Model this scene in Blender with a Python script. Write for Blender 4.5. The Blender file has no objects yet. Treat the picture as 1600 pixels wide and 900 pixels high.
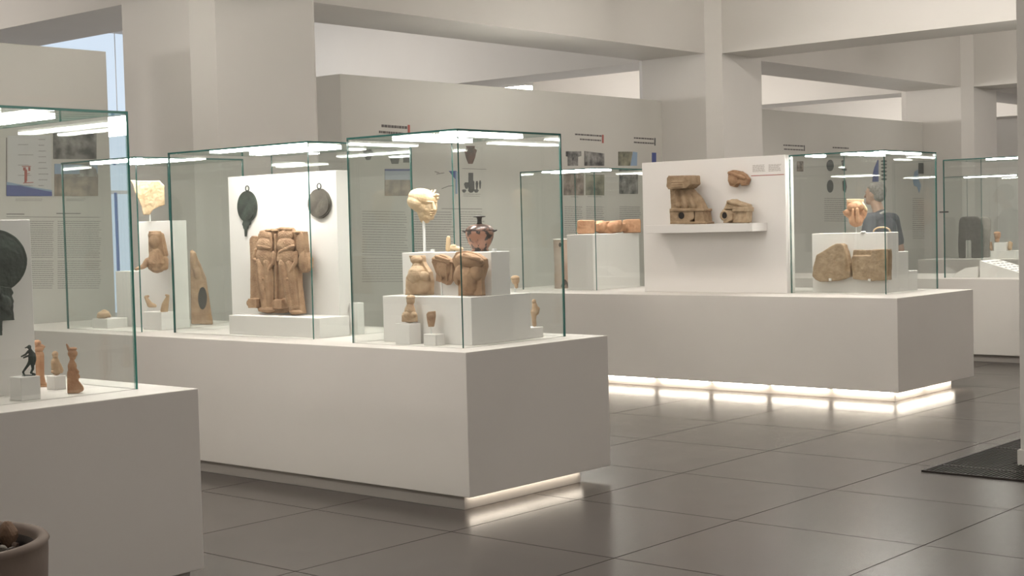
import bpy, bmesh, math, random
from mathutils import Vector, Matrix
random.seed(7)
S = bpy.context.scene
COL = S.collection
PI = math.pi

# ------------------------------------------------------------------ camera, world, exposure
F, YAW, PITCH, ROLL, EYE = 2279.181389, math.radians(40.97290636), math.radians(-2.43949231), math.radians(-1.43953012), 1.60
fw = Vector((math.cos(YAW)*math.cos(PITCH), math.sin(YAW)*math.cos(PITCH), math.sin(PITCH)))
r0 = Vector((math.sin(YAW), -math.cos(YAW), 0)); u0 = r0.cross(fw)
rt = r0*math.cos(ROLL) + u0*math.sin(ROLL); up = -r0*math.sin(ROLL) + u0*math.cos(ROLL)
EYEP = Vector((0, 0, EYE))
cam = bpy.data.cameras.new('camera'); cam.sensor_width = 36; cam.lens = F/1600*36
cam.clip_start = 0.05; cam.clip_end = 200
co = bpy.data.objects.new('camera', cam); COL.objects.link(co)
co.matrix_world = Matrix(((rt.x, up.x, -fw.x, 0), (rt.y, up.y, -fw.y, 0), (rt.z, up.z, -fw.z, EYE), (0, 0, 0, 1)))
S.camera = co
S.view_settings.view_transform = 'Standard'; S.view_settings.look = 'None'
S.view_settings.gamma = 1; S.view_settings.use_curve_mapping = False
S.view_settings.exposure = 0.0
S.cycles.transparent_max_bounces = 40
S.cycles.max_bounces = 8; S.cycles.diffuse_bounces = 4; S.cycles.glossy_bounces = 4
S.cycles.sample_clamp_indirect = 4.0
W = bpy.data.worlds.new('world'); S.world = W; W.use_nodes = True
W.node_tree.nodes['Background'].inputs[0].default_value = (0.74, 0.85, 1.0, 1)
W.node_tree.nodes['Background'].inputs[1].default_value = 1.0

LAMP = 27.0        # ceiling lamp emission
LED = 46.0          # light bars inside the glass cases
STRIP_MID, STRIP_R = 11.0, 34.0
LAMP_COL = (1.0, 0.945, 0.885)

def ray(px, py):
    return rt*((px-800)/F) + up*((450-py)/F) + fw
def at(px, py, ax, val):                    # pixel of the photo onto a plane: ax 0/1/2 = x/y/z
    d = ray(px, py); return EYEP + d*((val-EYEP[ax])/d[ax])

# ------------------------------------------------------------------ materials
MATS = {}
def mat(name, col, rough=0.6, col2=None, scale=8, bump=0.0, metal=0.0, emit=0.0, detail=5, spec=0.5, bscale=None, lo=0.35, hi=0.65):
    if name in MATS: return MATS[name]
    m = bpy.data.materials.new(name); m.use_nodes = True
    nt = m.node_tree; b = nt.nodes['Principled BSDF']
    b.inputs['Base Color'].default_value = (*col, 1); b.inputs['Roughness'].default_value = rough
    b.inputs['Metallic'].default_value = metal; b.inputs['Specular IOR Level'].default_value = spec
    if emit:
        b.inputs['Emission Color'].default_value = (*col, 1); b.inputs['Emission Strength'].default_value = emit
    if col2 or bump:
        tc = nt.nodes.new('ShaderNodeTexCoord')
        n = nt.nodes.new('ShaderNodeTexNoise'); n.inputs['Scale'].default_value = scale; n.inputs['Detail'].default_value = detail
        nt.links.new(tc.outputs['Object'], n.inputs['Vector'])
        if col2:
            r = nt.nodes.new('ShaderNodeValToRGB')
            r.color_ramp.elements[0].color = (*col, 1); r.color_ramp.elements[1].color = (*col2, 1)
            r.color_ramp.elements[0].position = lo; r.color_ramp.elements[1].position = hi
            nt.links.new(n.outputs['Fac'], r.inputs[0]); nt.links.new(r.outputs[0], b.inputs['Base Color'])
        if bump:
            n2 = nt.nodes.new('ShaderNodeTexNoise'); n2.inputs['Scale'].default_value = bscale or scale*3; n2.inputs['Detail'].default_value = 6
            nt.links.new(tc.outputs['Object'], n2.inputs['Vector'])
            bp = nt.nodes.new('ShaderNodeBump'); bp.inputs['Strength'].default_value = bump; bp.inputs['Distance'].default_value = 0.01
            nt.links.new(n2.outputs['Fac'], bp.inputs['Height']); nt.links.new(bp.outputs[0], b.inputs['Normal'])
    MATS[name] = m
    return m

M_wall = mat('wall_paint', (0.66, 0.635, 0.595), 0.75, (0.70, 0.675, 0.635), 0.6)
M_part = mat('partition_paint', (0.58, 0.565, 0.52), 0.7, (0.61, 0.595, 0.55), 0.7)
M_plinth = mat('plinth_lacquer', (0.76, 0.725, 0.68), 0.45, (0.79, 0.755, 0.71), 1.2)
M_white = mat('display_white', (0.87, 0.845, 0.815), 0.55, (0.89, 0.865, 0.835), 2.0)
M_base = mat('plinth_base_grey', (0.42, 0.39, 0.36), 0.5)
M_ceil = mat('ceiling_paint', (0.72, 0.68, 0.64), 0.8)
M_edge = mat('glass_edge_teal', (0.03, 0.125, 0.11), 0.15)
M_edge_near = mat('glass_edge_bright_teal', (0.05, 0.24, 0.20), 0.15)
M_lamp = mat('lamp_diffuser', LAMP_COL, 0.5, emit=LAMP)
M_led = mat('led_diffuser', (1.0, 0.955, 0.89), 0.5, emit=LED)
M_stripm = mat('led_strip_dim', (1.0, 0.90, 0.76), 0.5, emit=STRIP_MID)
M_stripr = mat('led_strip_bright', (1.0, 0.90, 0.76), 0.5, emit=STRIP_R)
M_alu = mat('lamp_housing', (0.7, 0.7, 0.7), 0.4, metal=0.6)
M_clear = mat('acrylic', (0.85, 0.86, 0.85), 0.15)
M_terra = mat('terracotta', (0.30, 0.175, 0.10), 0.8, (0.43, 0.275, 0.165), 14, 0.35)
M_terra_pale = mat('terracotta_pale', (0.44, 0.30, 0.185), 0.85, (0.57, 0.42, 0.28), 12, 0.35)
M_terra_red = mat('terracotta_orange', (0.38, 0.195, 0.105), 0.8, (0.50, 0.295, 0.175), 14, 0.3)
M_sand = mat('sandstone', (0.30, 0.21, 0.13), 0.9, (0.41, 0.30, 0.195), 16, 0.5)
M_sand_pale = mat('sandstone_pale', (0.38, 0.28, 0.18), 0.9, (0.50, 0.385, 0.26), 14, 0.5)
M_marble = mat('marble_cream', (0.56, 0.40, 0.235), 0.65, (0.68, 0.53, 0.345), 12, 0.2)
M_bronze = mat('bronze_patina', (0.030, 0.036, 0.032), 0.6, (0.065, 0.085, 0.072), 14, 0.4, metal=0.3)
M_bronze2 = mat('bronze_worn', (0.07, 0.06, 0.05), 0.65, (0.14, 0.125, 0.105), 14, 0.5, metal=0.2)
M_dark = mat('hole_shade', (0.025, 0.02, 0.018), 0.9)  # near-black fill standing for the shade inside holes

# floor: large grey porcelain tiles, satin
m = bpy.data.materials.new('floor_tiles'); m.use_nodes = True; nt = m.node_tree; b = nt.nodes['Principled BSDF']
tc = nt.nodes.new('ShaderNodeTexCoord'); mp = nt.nodes.new('ShaderNodeMapping')
TS = 1.07
mp.inputs['Location'].default_value = (-6.0, -3.36, 0)
br = nt.nodes.new('ShaderNodeTexBrick'); br.offset = 0.0; br.squash = 1.0
br.inputs['Scale'].default_value = 1.0; br.inputs['Brick Width'].default_value = TS; br.inputs['Row Height'].default_value = TS
br.inputs['Mortar Size'].default_value = 0.0035; br.inputs['Mortar Smooth'].default_value = 0.1; br.inputs['Bias'].default_value = 0.0
br.inputs['Color1'].default_value = (0.074, 0.064, 0.057, 1); br.inputs['Color2'].default_value = (0.081, 0.070, 0.063, 1)
br.inputs['Mortar'].default_value = (0.03, 0.026, 0.023, 1)
nz = nt.nodes.new('ShaderNodeTexNoise'); nz.inputs['Scale'].default_value = 1.3; nz.inputs['Detail'].default_value = 3
mix = nt.nodes.new('ShaderNodeMix'); mix.data_type = 'RGBA'; mix.blend_type = 'MULTIPLY'; mix.inputs[0].default_value = 0.35
nt.links.new(tc.outputs['Object'], mp.inputs[0]); nt.links.new(mp.outputs[0], br.inputs['Vector']); nt.links.new(tc.outputs['Object'], nz.inputs['Vector'])
rp = nt.nodes.new('ShaderNodeValToRGB'); rp.color_ramp.elements[0].color = (0.75, 0.75, 0.75, 1); rp.color_ramp.elements[1].color = (1.15, 1.13, 1.1, 1)
nt.links.new(nz.outputs['Fac'], rp.inputs[0]); nt.links.new(br.outputs['Color'], mix.inputs[6]); nt.links.new(rp.outputs[0], mix.inputs[7])
nt.links.new(mix.outputs[2], b.inputs['Base Color'])
mr = nt.nodes.new('ShaderNodeMapRange'); mr.inputs['To Min'].default_value = 0.23; mr.inputs['To Max'].default_value = 0.28
nw = nt.nodes.new('ShaderNodeTexNoise'); nw.inputs['Scale'].default_value = 5.0; nw.inputs['Detail'].default_value = 4
nt.links.new(tc.outputs['Object'], nw.inputs['Vector']); nt.links.new(nw.outputs['Fac'], mr.inputs['Value']); nt.links.new(mr.outputs[0], b.inputs['Roughness'])
sp = nt.nodes.new('ShaderNodeMapRange'); sp.inputs['To Min'].default_value = 0.42; sp.inputs['To Max'].default_value = 0.0
nt.links.new(br.outputs['Fac'], sp.inputs['Value']); nt.links.new(sp.outputs[0], b.inputs['Specular IOR Level'])
M_floor = m

# clear case glass: thin pane, Fresnel mirror over a faint green tint
m = bpy.data.materials.new('case_glass'); m.use_nodes = True; nt = m.node_tree; nt.nodes.clear()
out = nt.nodes.new('ShaderNodeOutputMaterial'); mx = nt.nodes.new('ShaderNodeMixShader')
tr = nt.nodes.new('ShaderNodeBsdfTransparent'); tr.inputs[0].default_value = (0.982, 0.991, 0.986, 1)
gl = nt.nodes.new('ShaderNodeBsdfGlossy'); gl.inputs['Roughness'].default_value = 0.0; gl.inputs[0].default_value = (0.95, 0.98, 0.97, 1)
lw = nt.nodes.new('ShaderNodeLayerWeight'); lw.inputs[0].default_value = 0.5
pw = nt.nodes.new('ShaderNodeMath'); pw.operation = 'POWER'; pw.inputs[1].default_value = 5.0
ma = nt.nodes.new('ShaderNodeMath'); ma.operation = 'MULTIPLY_ADD'; ma.inputs[1].default_value = 0.955; ma.inputs[2].default_value = 0.04; ma.use_clamp = True
nt.links.new(lw.outputs['Facing'], pw.inputs[0]); nt.links.new(pw.outputs[0], ma.inputs[0])
nt.links.new(ma.outputs[0], mx.inputs[0]); nt.links.new(tr.outputs[0], mx.inputs[1]); nt.links.new(gl.outputs[0], mx.inputs[2]); nt.links.new(mx.outputs[0], out.inputs[0])
M_glass = m

# ------------------------------------------------------------------ helpers
def link(name, me, m=None, parent=None):
    o = bpy.data.objects.new(name, me); COL.objects.link(o)
    if m is not None:
        for mm in (m if isinstance(m, (list, tuple)) else [m]): me.materials.append(mm)
    if parent is not None: o.parent = parent
    return o
def tag(o, label=None, cat=None, group=None, kind=None):
    if label: o['label'] = label
    if cat: o['category'] = cat
    if group: o['group'] = group
    if kind: o['kind'] = kind
    return o
def thing(name, loc, label, cat, group=None):
    o = bpy.data.objects.new(name, None); COL.objects.link(o); o.location = loc; o.empty_display_size = 0.1
    o['_w'] = 1; del o['_w']
    return tag(o, label, cat, group)
def finish(bm, name, m, parent=None, smooth=False, bevel=0.0, seg=2):
    if bevel:
        bmesh.ops.bevel(bm, geom=list(bm.edges), offset=bevel, segments=seg, profile=0.5, affect='EDGES', clamp_overlap=True)
    bmesh.ops.recalc_face_normals(bm, faces=bm.faces)
    me = bpy.data.meshes.new(name)
    if parent is not None: bm.transform(Matrix.Translation(-Vector(parent_loc(parent))))
    bm.to_mesh(me); bm.free()
    if smooth: me.polygons.foreach_set('use_smooth', [True]*len(me.polygons))
    return link(name, me, m, parent)
def parent_loc(p):
    v = Vector(p.location)
    while p.parent is not None: p = p.parent; v += Vector(p.location)
    return v
def origin(o, loc):                              # move a top-level mesh's origin to its base
    loc = Vector(loc); o.data.transform(Matrix.Translation(-loc)); o.location = loc; return o
def abox(bm, x0, x1, y0, y1, z0, z1, mi=0):
    vs = [bm.verts.new((x, y, z)) for x in (x0, x1) for y in (y0, y1) for z in (z0, z1)]
    fs = [(0, 1, 3, 2), (4, 6, 7, 5), (0, 4, 5, 1), (2, 3, 7, 6), (0, 2, 6, 4), (1, 5, 7, 3)]
    r = []
    for f in fs:
        q = bm.faces.new([vs[i] for i in f]); q.material_index = mi; r.append(q)
    return r
def box(name, x0, x1, y0, y1, z0, z1, m, parent=None, bevel=0.004):
    bm = bmesh.new(); abox(bm, x0, x1, y0, y1, z0, z1)
    if parent is None:
        o = finish(bm, name, m, None, False, bevel); return origin(o, ((x0+x1)/2, (y0+y1)/2, z0))
    return finish(bm, name, m, parent, False, bevel)
def prism(bm, pts, off):                          # closed polygon (Vectors) swept by off
    a = [bm.verts.new(p) for p in pts]; b_ = [bm.verts.new(Vector(p)+off) for p in pts]
    bm.faces.new(a); bm.faces.new(b_[::-1]); n = len(pts)
    for i in range(n): bm.faces.new((a[i], b_[i], b_[(i+1) % n], a[(i+1) % n]))
def lathe(bm, prof, c, n=32, sx=1, sy=1, cap=True):
    rings = []
    for r, z in prof:
        if r < 1e-6: rings.append([bm.verts.new((c[0], c[1], c[2]+z))])
        else: rings.append([bm.verts.new((c[0]+sx*r*math.cos(2*PI*i/n), c[1]+sy*r*math.sin(2*PI*i/n), c[2]+z)) for i in range(n)])
    for a, b_ in zip(rings, rings[1:]):
        for i in range(n):
            j = (i+1) % n
            if len(a) == 1 and len(b_) == 1: continue
            if len(a) == 1: bm.faces.new((a[0], b_[i], b_[j]))
            elif len(b_) == 1: bm.faces.new((a[i], b_[0], a[j]))
            else: bm.faces.new((a[i], b_[i], b_[j], a[j]))
    if not cap: return
    if len(rings[0]) > 1: bm.faces.new(rings[0][::-1])
    if len(rings[-1]) > 1: bm.faces.new(rings[-1])
def tube(bm, p0, p1, r0_, r1_=None, n=12):
    r1_ = r0_ if r1_ is None else r1_
    p0, p1 = Vector(p0), Vector(p1); d = (p1-p0).normalized(); q = d.to_track_quat('Z', 'Y').to_matrix()
    A = [bm.verts.new(p0 + q @ Vector((r0_*math.cos(2*PI*i/n), r0_*math.sin(2*PI*i/n), 0))) for i in range(n)]
    B = [bm.verts.new(p1 + q @ Vector((r1_*math.cos(2*PI*i/n), r1_*math.sin(2*PI*i/n), 0))) for i in range(n)]
    bm.faces.new(A[::-1]); bm.faces.new(B)
    for i in range(n): bm.faces.new((A[i], A[(i+1) % n], B[(i+1) % n], B[i]))

def bake(bm, voxel, smooth=4, noise=0.0, nscale=0.03, fac=0.5):     # fuse overlapping solids into one continuous surface
    bmesh.ops.recalc_face_normals(bm, faces=bm.faces)
    me = bpy.data.meshes.new('tmp'); bm.to_mesh(me); bm.free()
    o = bpy.data.objects.new('tmp', me); COL.objects.link(o)
    r = o.modifiers.new('r', 'REMESH'); r.mode = 'VOXEL'; r.voxel_size = voxel
    if smooth:
        s = o.modifiers.new('s', 'SMOOTH'); s.iterations = smooth; s.factor = fac
    tx = None
    if noise:
        tx = bpy.data.textures.new('n', 'CLOUDS'); tx.noise_scale = nscale
        d = o.modifiers.new('d', 'DISPLACE'); d.texture = tx; d.strength = noise; d.mid_level = 0.5
    dg = bpy.context.evaluated_depsgraph_get(); dg.update()
    res = bpy.data.meshes.new_from_object(o.evaluated_get(dg))
    bpy.data.objects.remove(o); bpy.data.meshes.remove(me)
    if tx: bpy.data.textures.remove(tx)
    res.polygons.foreach_set('use_smooth', [True]*len(res.polygons))
    return res

class View:
    """local frame of an exhibit standing at an anchor; sizes given in hundredths of its own picture scale"""
    def __init__(s, anchor, ax=None):              # ax 0/1: the piece lies parallel to a panel facing -x / -y
        s.A = Vector(anchor); d = s.A-EYEP; h = Vector((d.x, d.y, 0)).normalized()
        s.f = h; s.r = Vector((h.y, -h.x, 0)); s.s = d.dot(fw)/F; s.k = 1.0
        if ax is not None:
            s.f = Vector((1, 0, 0)) if ax == 0 else Vector((0, 1, 0)); r = Vector((0, -1, 0)) if ax == 0 else Vector((1, 0, 0))
            s.k = 1/r.dot(s.r); s.r = r
    def p(s, x, y, d=0):
        q = ray(x, y); t = ((s.A-EYEP).dot(s.f)+d*s.s)/q.dot(s.f); return EYEP+q*t
    def ell(s, bm, x, y, rx, rz, rd, d=0, rot=0, sub=3):
        r = bmesh.ops.create_icosphere(bm, subdivisions=sub, radius=1)
        k = s.s; M = Matrix.Identity(4)
        R = Matrix.Rotation(rot, 3, 'Y')
        c = s.p(x, y, d)
        for v in r['verts']:
            q = R @ Vector((v.co.x*rx*k*s.k, v.co.y*rd*k, v.co.z*rz*k))
            v.co = c + s.r*q.x + s.f*q.y + Vector((0, 0, 1))*q.z
    def cap(s, bm, x1, y1, a1, x2, y2, a2, d1=0, d2=0, n=14):
        p, q = s.p(x1, y1, d1), s.p(x2, y2, d2); k = s.s
        tube(bm, p, q, a1*k, a2*k, n)
        for c, a in ((p, a1), (q, a2)):
            r = bmesh.ops.create_icosphere(bm, subdivisions=2, radius=a*k)
            for v in r['verts']: v.co = v.co + c
    def poly(s, bm, pts, d0, d1):
        prism(bm, [s.p(x, y, d0) for x, y in pts], s.f*((d1-d0)*s.s))
def carve(V, name, m, prims, voxel=0.7, smooth=4, noise=0.0, nscale=2.0, parent=None, base=None):
    bm = bmesh.new()
    for q in prims:
        if q[0] == 'e': V.ell(bm, *q[1:])
        elif q[0] == 'c': V.cap(bm, *q[1:])
        elif q[0] == 'p': V.poly(bm, *q[1:])
    me = bake(bm, voxel*V.s, smooth, noise*V.s, nscale*V.s)
    o = link(name, me, m)
    loc = Vector(base if base is not None else V.A)
    if parent is not None: loc = parent_loc(parent)
    me.transform(Matrix.Translation(-loc))
    if parent is not None: o.parent = parent
    else: o.location = loc
    return o

# ------------------------------------------------------------------ the room
ZB, ZC = 3.78, 5.2
def struct(o): return tag(o, kind='structure')
X0, X1, Y0, Y1 = -7.0, 36.0, -6.5, 21.0
struct(box('floor', X0, X1, Y0, Y1, -0.12, 0.0, M_floor, bevel=0)).location.z = -0.12
struct(box('ceiling', X0, X1, Y0, Y1, ZC, ZC+0.15, M_ceil, bevel=0))
struct(box('wall_left', X0-0.2, X0, Y0, Y1, 0, ZC, M_wall, bevel=0))
struct(box('wall_right', X1, X1+0.2, Y0, Y1, 0, ZC, M_wall, bevel=0))
struct(box('wall_front', X0, X1, Y0-0.2, Y0, 0, ZC, M_wall, bevel=0))
# back wall with one large daylit glazed opening
WX0, WX1, WZ0, WZ1 = 9.6, 16.2, 0.25, 5.05
bm = bmesh.new()
abox(bm, X0, WX0, Y1, Y1+0.25, 0, ZC); abox(bm, WX1, X1, Y1, Y1+0.25, 0, ZC)
abox(bm, WX0, WX1, Y1, Y1+0.25, 0, WZ0); abox(bm, WX0, WX1, Y1, Y1+0.25, WZ1, ZC)
struct(finish(bm, 'wall_back', M_wall))
w = struct(thing('window_1', ((WX0+WX1)/2, Y1+0.1, WZ0), None, None))
M_frame = mat('window_frame_white', (0.75, 0.77, 0.80), 0.5); M_mull = mat('window_mullion_blue', (0.12, 0.22, 0.50), 0.5)
bm = bmesh.new()
for x in (WX0, 11.6, 15.2, WX1-0.06): abox(bm, x, x+0.06, Y1+0.08, Y1+0.14, WZ0, WZ1)
for z in (WZ0, 2.3, WZ1-0.06): abox(bm, WX0, WX1, Y1+0.085, Y1+0.135, z, z+0.06)
finish(bm, 'window_frame', M_frame, w)
xm_ = at(182.5, 360, 1, Y1+0.06).x; box('mullion', xm_-0.015, xm_+0.015, Y1+0.03, Y1+0.08, WZ0, 2.32, M_mull, w, 0)
box('pane', WX0, WX1, Y1+0.105, Y1+0.115, WZ0, WZ1, M_glass, w, 0)

def chamfer_box(name, x0, x1, y0, y1, z0, z1, c, m):
    bm = bmesh.new()
    pts = [(x0+c, y0), (x1-c, y0), (x1, y0+c), (x1, y1-c), (x1-c, y1), (x0+c, y1), (x0, y1-c), (x0, y0+c)]
    prism(bm, [Vector((x, y, z0)) for x, y in pts], Vector((0, 0, z1-z0)))
    o = finish(bm, name, m); return struct(origin(o, ((x0+x1)/2, (y0+y1)/2, z0)))
PX = [(-0.22, 1.1), (7.94, 9.40), (16.13, 17.42), (24.02, 25.3), (32.0, 33.3)]
PY = (10.42, 11.75); PYN = (2.0, 3.3); CH = 0.16
for x0, x1 in PX: chamfer_box('pillar', x0, x1, PY[0], PY[1], 0, ZC, CH, M_wall)
for x0, x1 in PX[2:]: chamfer_box('pillar', x0, x1, PYN[0]-0.75, PYN[1]-0.75, 0, ZC, CH, M_wall)
for (a, b_) in zip(PX, PX[1:]):
    struct(box('beam', a[1], b_[0], PY[0]+CH, PY[1]-CH, ZB, ZC, M_wall, bevel=0))
    struct(box('beam', a[1], b_[0], PYN[0]-0.75+CH, PYN[1]-0.75-CH, ZB, ZC, M_wall, bevel=0))
for x0, x1 in PX:
    struct(box('beam', x0+CH+0.01, x1-CH-0.1, PYN[1]-0.75, PY[0], ZB, ZC, M_wall, bevel=0))
    struct(box('beam', x0+CH+0.01, x1-CH-0.1, PY[1], Y1, ZB, ZC, M_wall, bevel=0))
# partition walls carrying the printed texts
YA, YL, ZP = 11.28, 11.12, 3.22
struct(box('partition_wall', 10.35, 16.13, YA, YA+0.45, 0, ZP, M_part, bevel=0.004))
struct(box('partition_wall', 18.3, 24.02, YA, YA+0.45, 0, ZP, M_part, bevel=0.004))
struct(box('partition_wall', 1.1, 7.44, YL, YL+0.45, 0, ZP, M_part, bevel=0.004))
# entrance pillar at the right border with its base trim
struct(box('pillar', 9.05, 9.75, 2.85, 3.62, 0.1, ZC, M_wall, bevel=0.006))
struct(box('trim_1', 9.035, 9.765, 2.835, 3.635, 0, 0.1, M_wall, bevel=0.004))

# ------------------------------------------------------------------ ceiling lamps
def ceiling_lamp(x, y, ln, label, along='y', z=4.55, wd=0.12, tall=0.02):
    t = thing('ceiling_light', (x, y, z), label, 'lamp')
    hx, hy = (wd/2, ln/2) if along == 'y' else (ln/2, wd/2)
    box('housing', x-hx, x+hx, y-hy, y+hy, z+0.0, z+0.07, M_alu, t, 0.004)
    box('diffuser', x-hx+0.01, x+hx-0.01, y-hy+0.01, y+hy-0.01, z-tall, z, M_lamp, t, 0)
    for s in (-1, 1):
        bm = bmesh.new(); k = s*ln*0.4
        px_, py_ = (x, y+k) if along == 'y' else (x+k, y)
        tube(bm, (px_, py_, z+0.07), (px_, py_, ZC), 0.006); finish(bm, 'rod', M_alu, t)
for x, nm, y, ln, z in ((1.6, 'left aisle', 7.0, 5.2, 4.0), (4.9, 'aisle before the long plinth', 6.5, 4.6, 4.0), (10.2, 'open floor', 5.6, 4.2, 4.1), (14.2, 'far aisle', 6.6, 5.0, 4.55)):
    ceiling_lamp(x, y, ln, 'long linear pendant lamp over the ' + nm, 'y', z, 0.12, 0.09)
for x, nm in ((2.0, 'left'), (8.0, 'middle'), (14.0, 'right')):        # unseen lamps glowing all round, added to brighten entrance-facing sides and beam undersides
    ceiling_lamp(x, -2.2, 5.0, 'glowing linear pendant lamp added unseen in the entrance zone, ' + nm + ' of three', 'x', 3.3, 0.13, 0.075)
for x, y, ln, z, lb in ((4.5, 16.0, 5.0, 3.35, 'added unseen behind the left panel wall'), (12.6, 17.0, 4.0, 3.35, 'added unseen near the back window'), (20.6, 15.6, 5.0, 3.35, 'added unseen behind the right panel wall'), (29.0, 15.0, 5.0, 3.35, 'added unseen in the far corner bay'), (20.9, 18.2, 1.2, 4.2, 'peeping over the middle panel wall')):  # hidden lamps added to brighten the back bays; only the last is in view
    ceiling_lamp(x, y, ln, 'glowing linear pendant lamp ' + lb, 'y', z, 0.22, 0.26)
ceiling_lamp(21.0, 5.0, 5.0, 'glowing linear pendant lamp added unseen over the farthest plinth', 'y', 4.3, 0.34, 0.22)  # unseen lamp, diffuser widened to brighten the far partition
ceiling_lamp(29.0, 5.0, 5.0, 'glowing linear pendant lamp beyond the farthest plinth', 'y', 4.3, 0.2, 0.12)
t = thing('track_spotlight', (9.75, 9.9, 4.05), 'small track spotlight aimed at the shelf panel', 'lamp')
bm = bmesh.new(); tube(bm, (9.75, 9.9, 4.05), (9.65, 9.97, 4.15), 0.05, 0.045, 20); finish(bm, 'lamp_head', M_alu, t)
bm = bmesh.new(); tube(bm, (9.65, 9.97, 4.12), (9.65, 9.97, ZC), 0.012); finish(bm, 'rod', M_alu, t)
ld = bpy.data.lights.new('spot', 'SPOT'); ld.energy = 105; ld.color = (1, 0.9, 0.78); ld.spot_size = math.radians(40); ld.spot_blend = 0.6; ld.shadow_soft_size = 0.05
lo_ = bpy.data.objects.new('spot', ld); COL.objects.link(lo_); lo_.parent = t; lo_.location = (0.06, -0.05, -0.05)
lo_.rotation_euler = (Vector((12.05, 7.9, 1.7))-Vector((9.81, 9.85, 4.0))).to_track_quat('-Z', 'Y').to_euler()

# ------------------------------------------------------------------ plinths
def plinth(x0, x1, y0, y1, z0, base, label, strips, sm):
    t = thing('display_plinth', ((x0+x1)/2, (y0+y1)/2, 0), label, 'plinth')
    box('body', x0, x1, y0, y1, z0, 0.9, M_plinth, t, 0.004)
    box('base', *base, 0, z0, M_base, t, 0.002)
    for s in strips: box('light_strip', *s, z0-0.007, z0, sm, t, 0)
    return t
plinth(5.961, 7.27, 5.53, 10.7, 0.08, (5.99, 7.05, 5.60, 10.6), 'long white plinth in the middle with glowing base at its near end',
       [(6.02, 7.04, 5.572, 5.592), (7.06, 7.08, 5.62, 10.5)], M_stripm)
plinth(2.72, 4.033, 5.40, 10.6, 0.075, (2.76, 3.99, 5.45, 10.5), 'nearest white plinth at the left edge behind the clay planter', [], M_stripm)
plinth(11.544, 13.1, 5.673, 10.7, 0.086, (11.62, 12.76, 5.745, 10.6), 'long white plinth on the right floating on a bright light strip',
       [(11.585, 11.61, 5.75+0.63*i, 5.75+0.63*i+0.57) for i in range(8)] + [(11.63, 12.17, 5.71, 5.735), (12.22, 12.75, 5.71, 5.735)], M_stripr)
plinth(15.2, 16.6, 4.2, 10.2, 0.08, (15.25, 16.5, 4.3, 10.1), 'white plinth partly hidden behind the right border pillar', [], M_stripm)
plinth(21.8, 23.1, 6.4, 10.35, 0.08, (21.85, 23.0, 6.5, 10.3), 'farthest white plinth below the dark stone block', [], M_stripm)

# ------------------------------------------------------------------ glass cases
GT = 0.011
def pane(name, b, parent, em=None):
    x0, x1, y0, y1, z0, z1 = b
    dims = (x1-x0, y1-y0, z1-z0); thin = dims.index(min(dims))
    bm = bmesh.new()
    fs = abox(bm, *b)
    for f in fs:
        bmesh.ops.recalc_face_normals(bm, faces=bm.faces)
    for f in bm.faces:
        n = f.normal; f.material_index = 0 if abs(n[thin]) > 0.5 else 1
    return finish(bm, name, [M_glass, em or M_edge], parent)
def case(x0, x1, y0, y1, top, label, bars, z0=0.9, em=None):
    t = thing('glass_case', ((x0+x1)/2, (y0+y1)/2, z0), label, 'display case')
    zt = top-GT
    pane('glass_pane', (x0, x0+GT, y0, y1, z0, zt), t, em); pane('glass_pane', (x1-GT, x1, y0, y1, z0, zt), t, em)
    pane('glass_pane', (x0+GT, x1-GT, y0, y0+GT, z0, zt), t, em); pane('glass_pane', (x0+GT, x1-GT, y1-GT, y1, z0, zt), t, em)
    pane('glass_lid', (x0, x1, y0, y1, zt, top), t, em)
    for (a, b_, c, d) in bars: box('light_bar', a, b_, c, d, zt-0.012, zt-0.0005, M_led, t, 0)
    case.last = t
    return t
case(2.78, 3.875, 5.637, 7.3, 2.16, 'nearest glass case holding the big dark bronze mirror', [(3.60, 3.66, 5.89, 6.9), (3.40, 3.43, 5.95, 6.9)], em=M_edge_near)
case(6.15, 7.10, 5.73, 6.66, 2.166, 'glass case with the cream head and painted lidded pot', [(6.28, 6.93, 5.90, 5.99), (6.34, 6.97, 6.36, 6.45)])
case(6.25, 7.20, 7.14, 8.63, 2.178, 'glass case enclosing the clay relief of two standing figures', [(6.29, 6.37, 7.27, 8.2), (6.72, 6.82, 7.44, 8.3)])
case(6.17, 7.15, 8.91, 9.87, 2.165, 'glass case behind, holding the cream stone fragment on a rod', [(6.25, 6.33, 9.05, 9.6), (6.55, 6.63, 9.0, 9.55)])
case(12.09, 13.17, 6.05, 7.02, 2.197, 'glass case over the two brown stone slabs', [(12.15, 12.95, 6.1, 6.18), (12.13, 12.85, 6.42, 6.5), (12.12, 12.4, 6.8, 6.86)])
case(12.13, 13.1, 9.36, 10.38, 2.186, 'glass case over the three lobed orange clay block', [(12.17, 12.25, 9.45, 10.1), (12.45, 12.55, 9.45, 10.2)])
case(15.42, 16.45, 4.5, 7.01, 2.212, 'glass case at the right border over a sloping white text stand', [(15.5, 15.58, 6.2, 6.55), (15.7, 15.78, 5.6, 6.1)])
cf = case.last
hq = at(1475.5, 331.3, 0, 15.415)
box('hinge', 15.405, 15.415, hq.y-0.05, hq.y+0.055, hq.z-0.008, hq.z+0.008, mat('hinge_metal', (0.10, 0.10, 0.10), 0.4, metal=0.6), cf, 0.001)
case(22.0, 22.9, 8.6, 10.0, 2.2, 'farthest glass case over the dark stone block', [(22.1, 22.2, 8.9, 9.7)])
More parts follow.
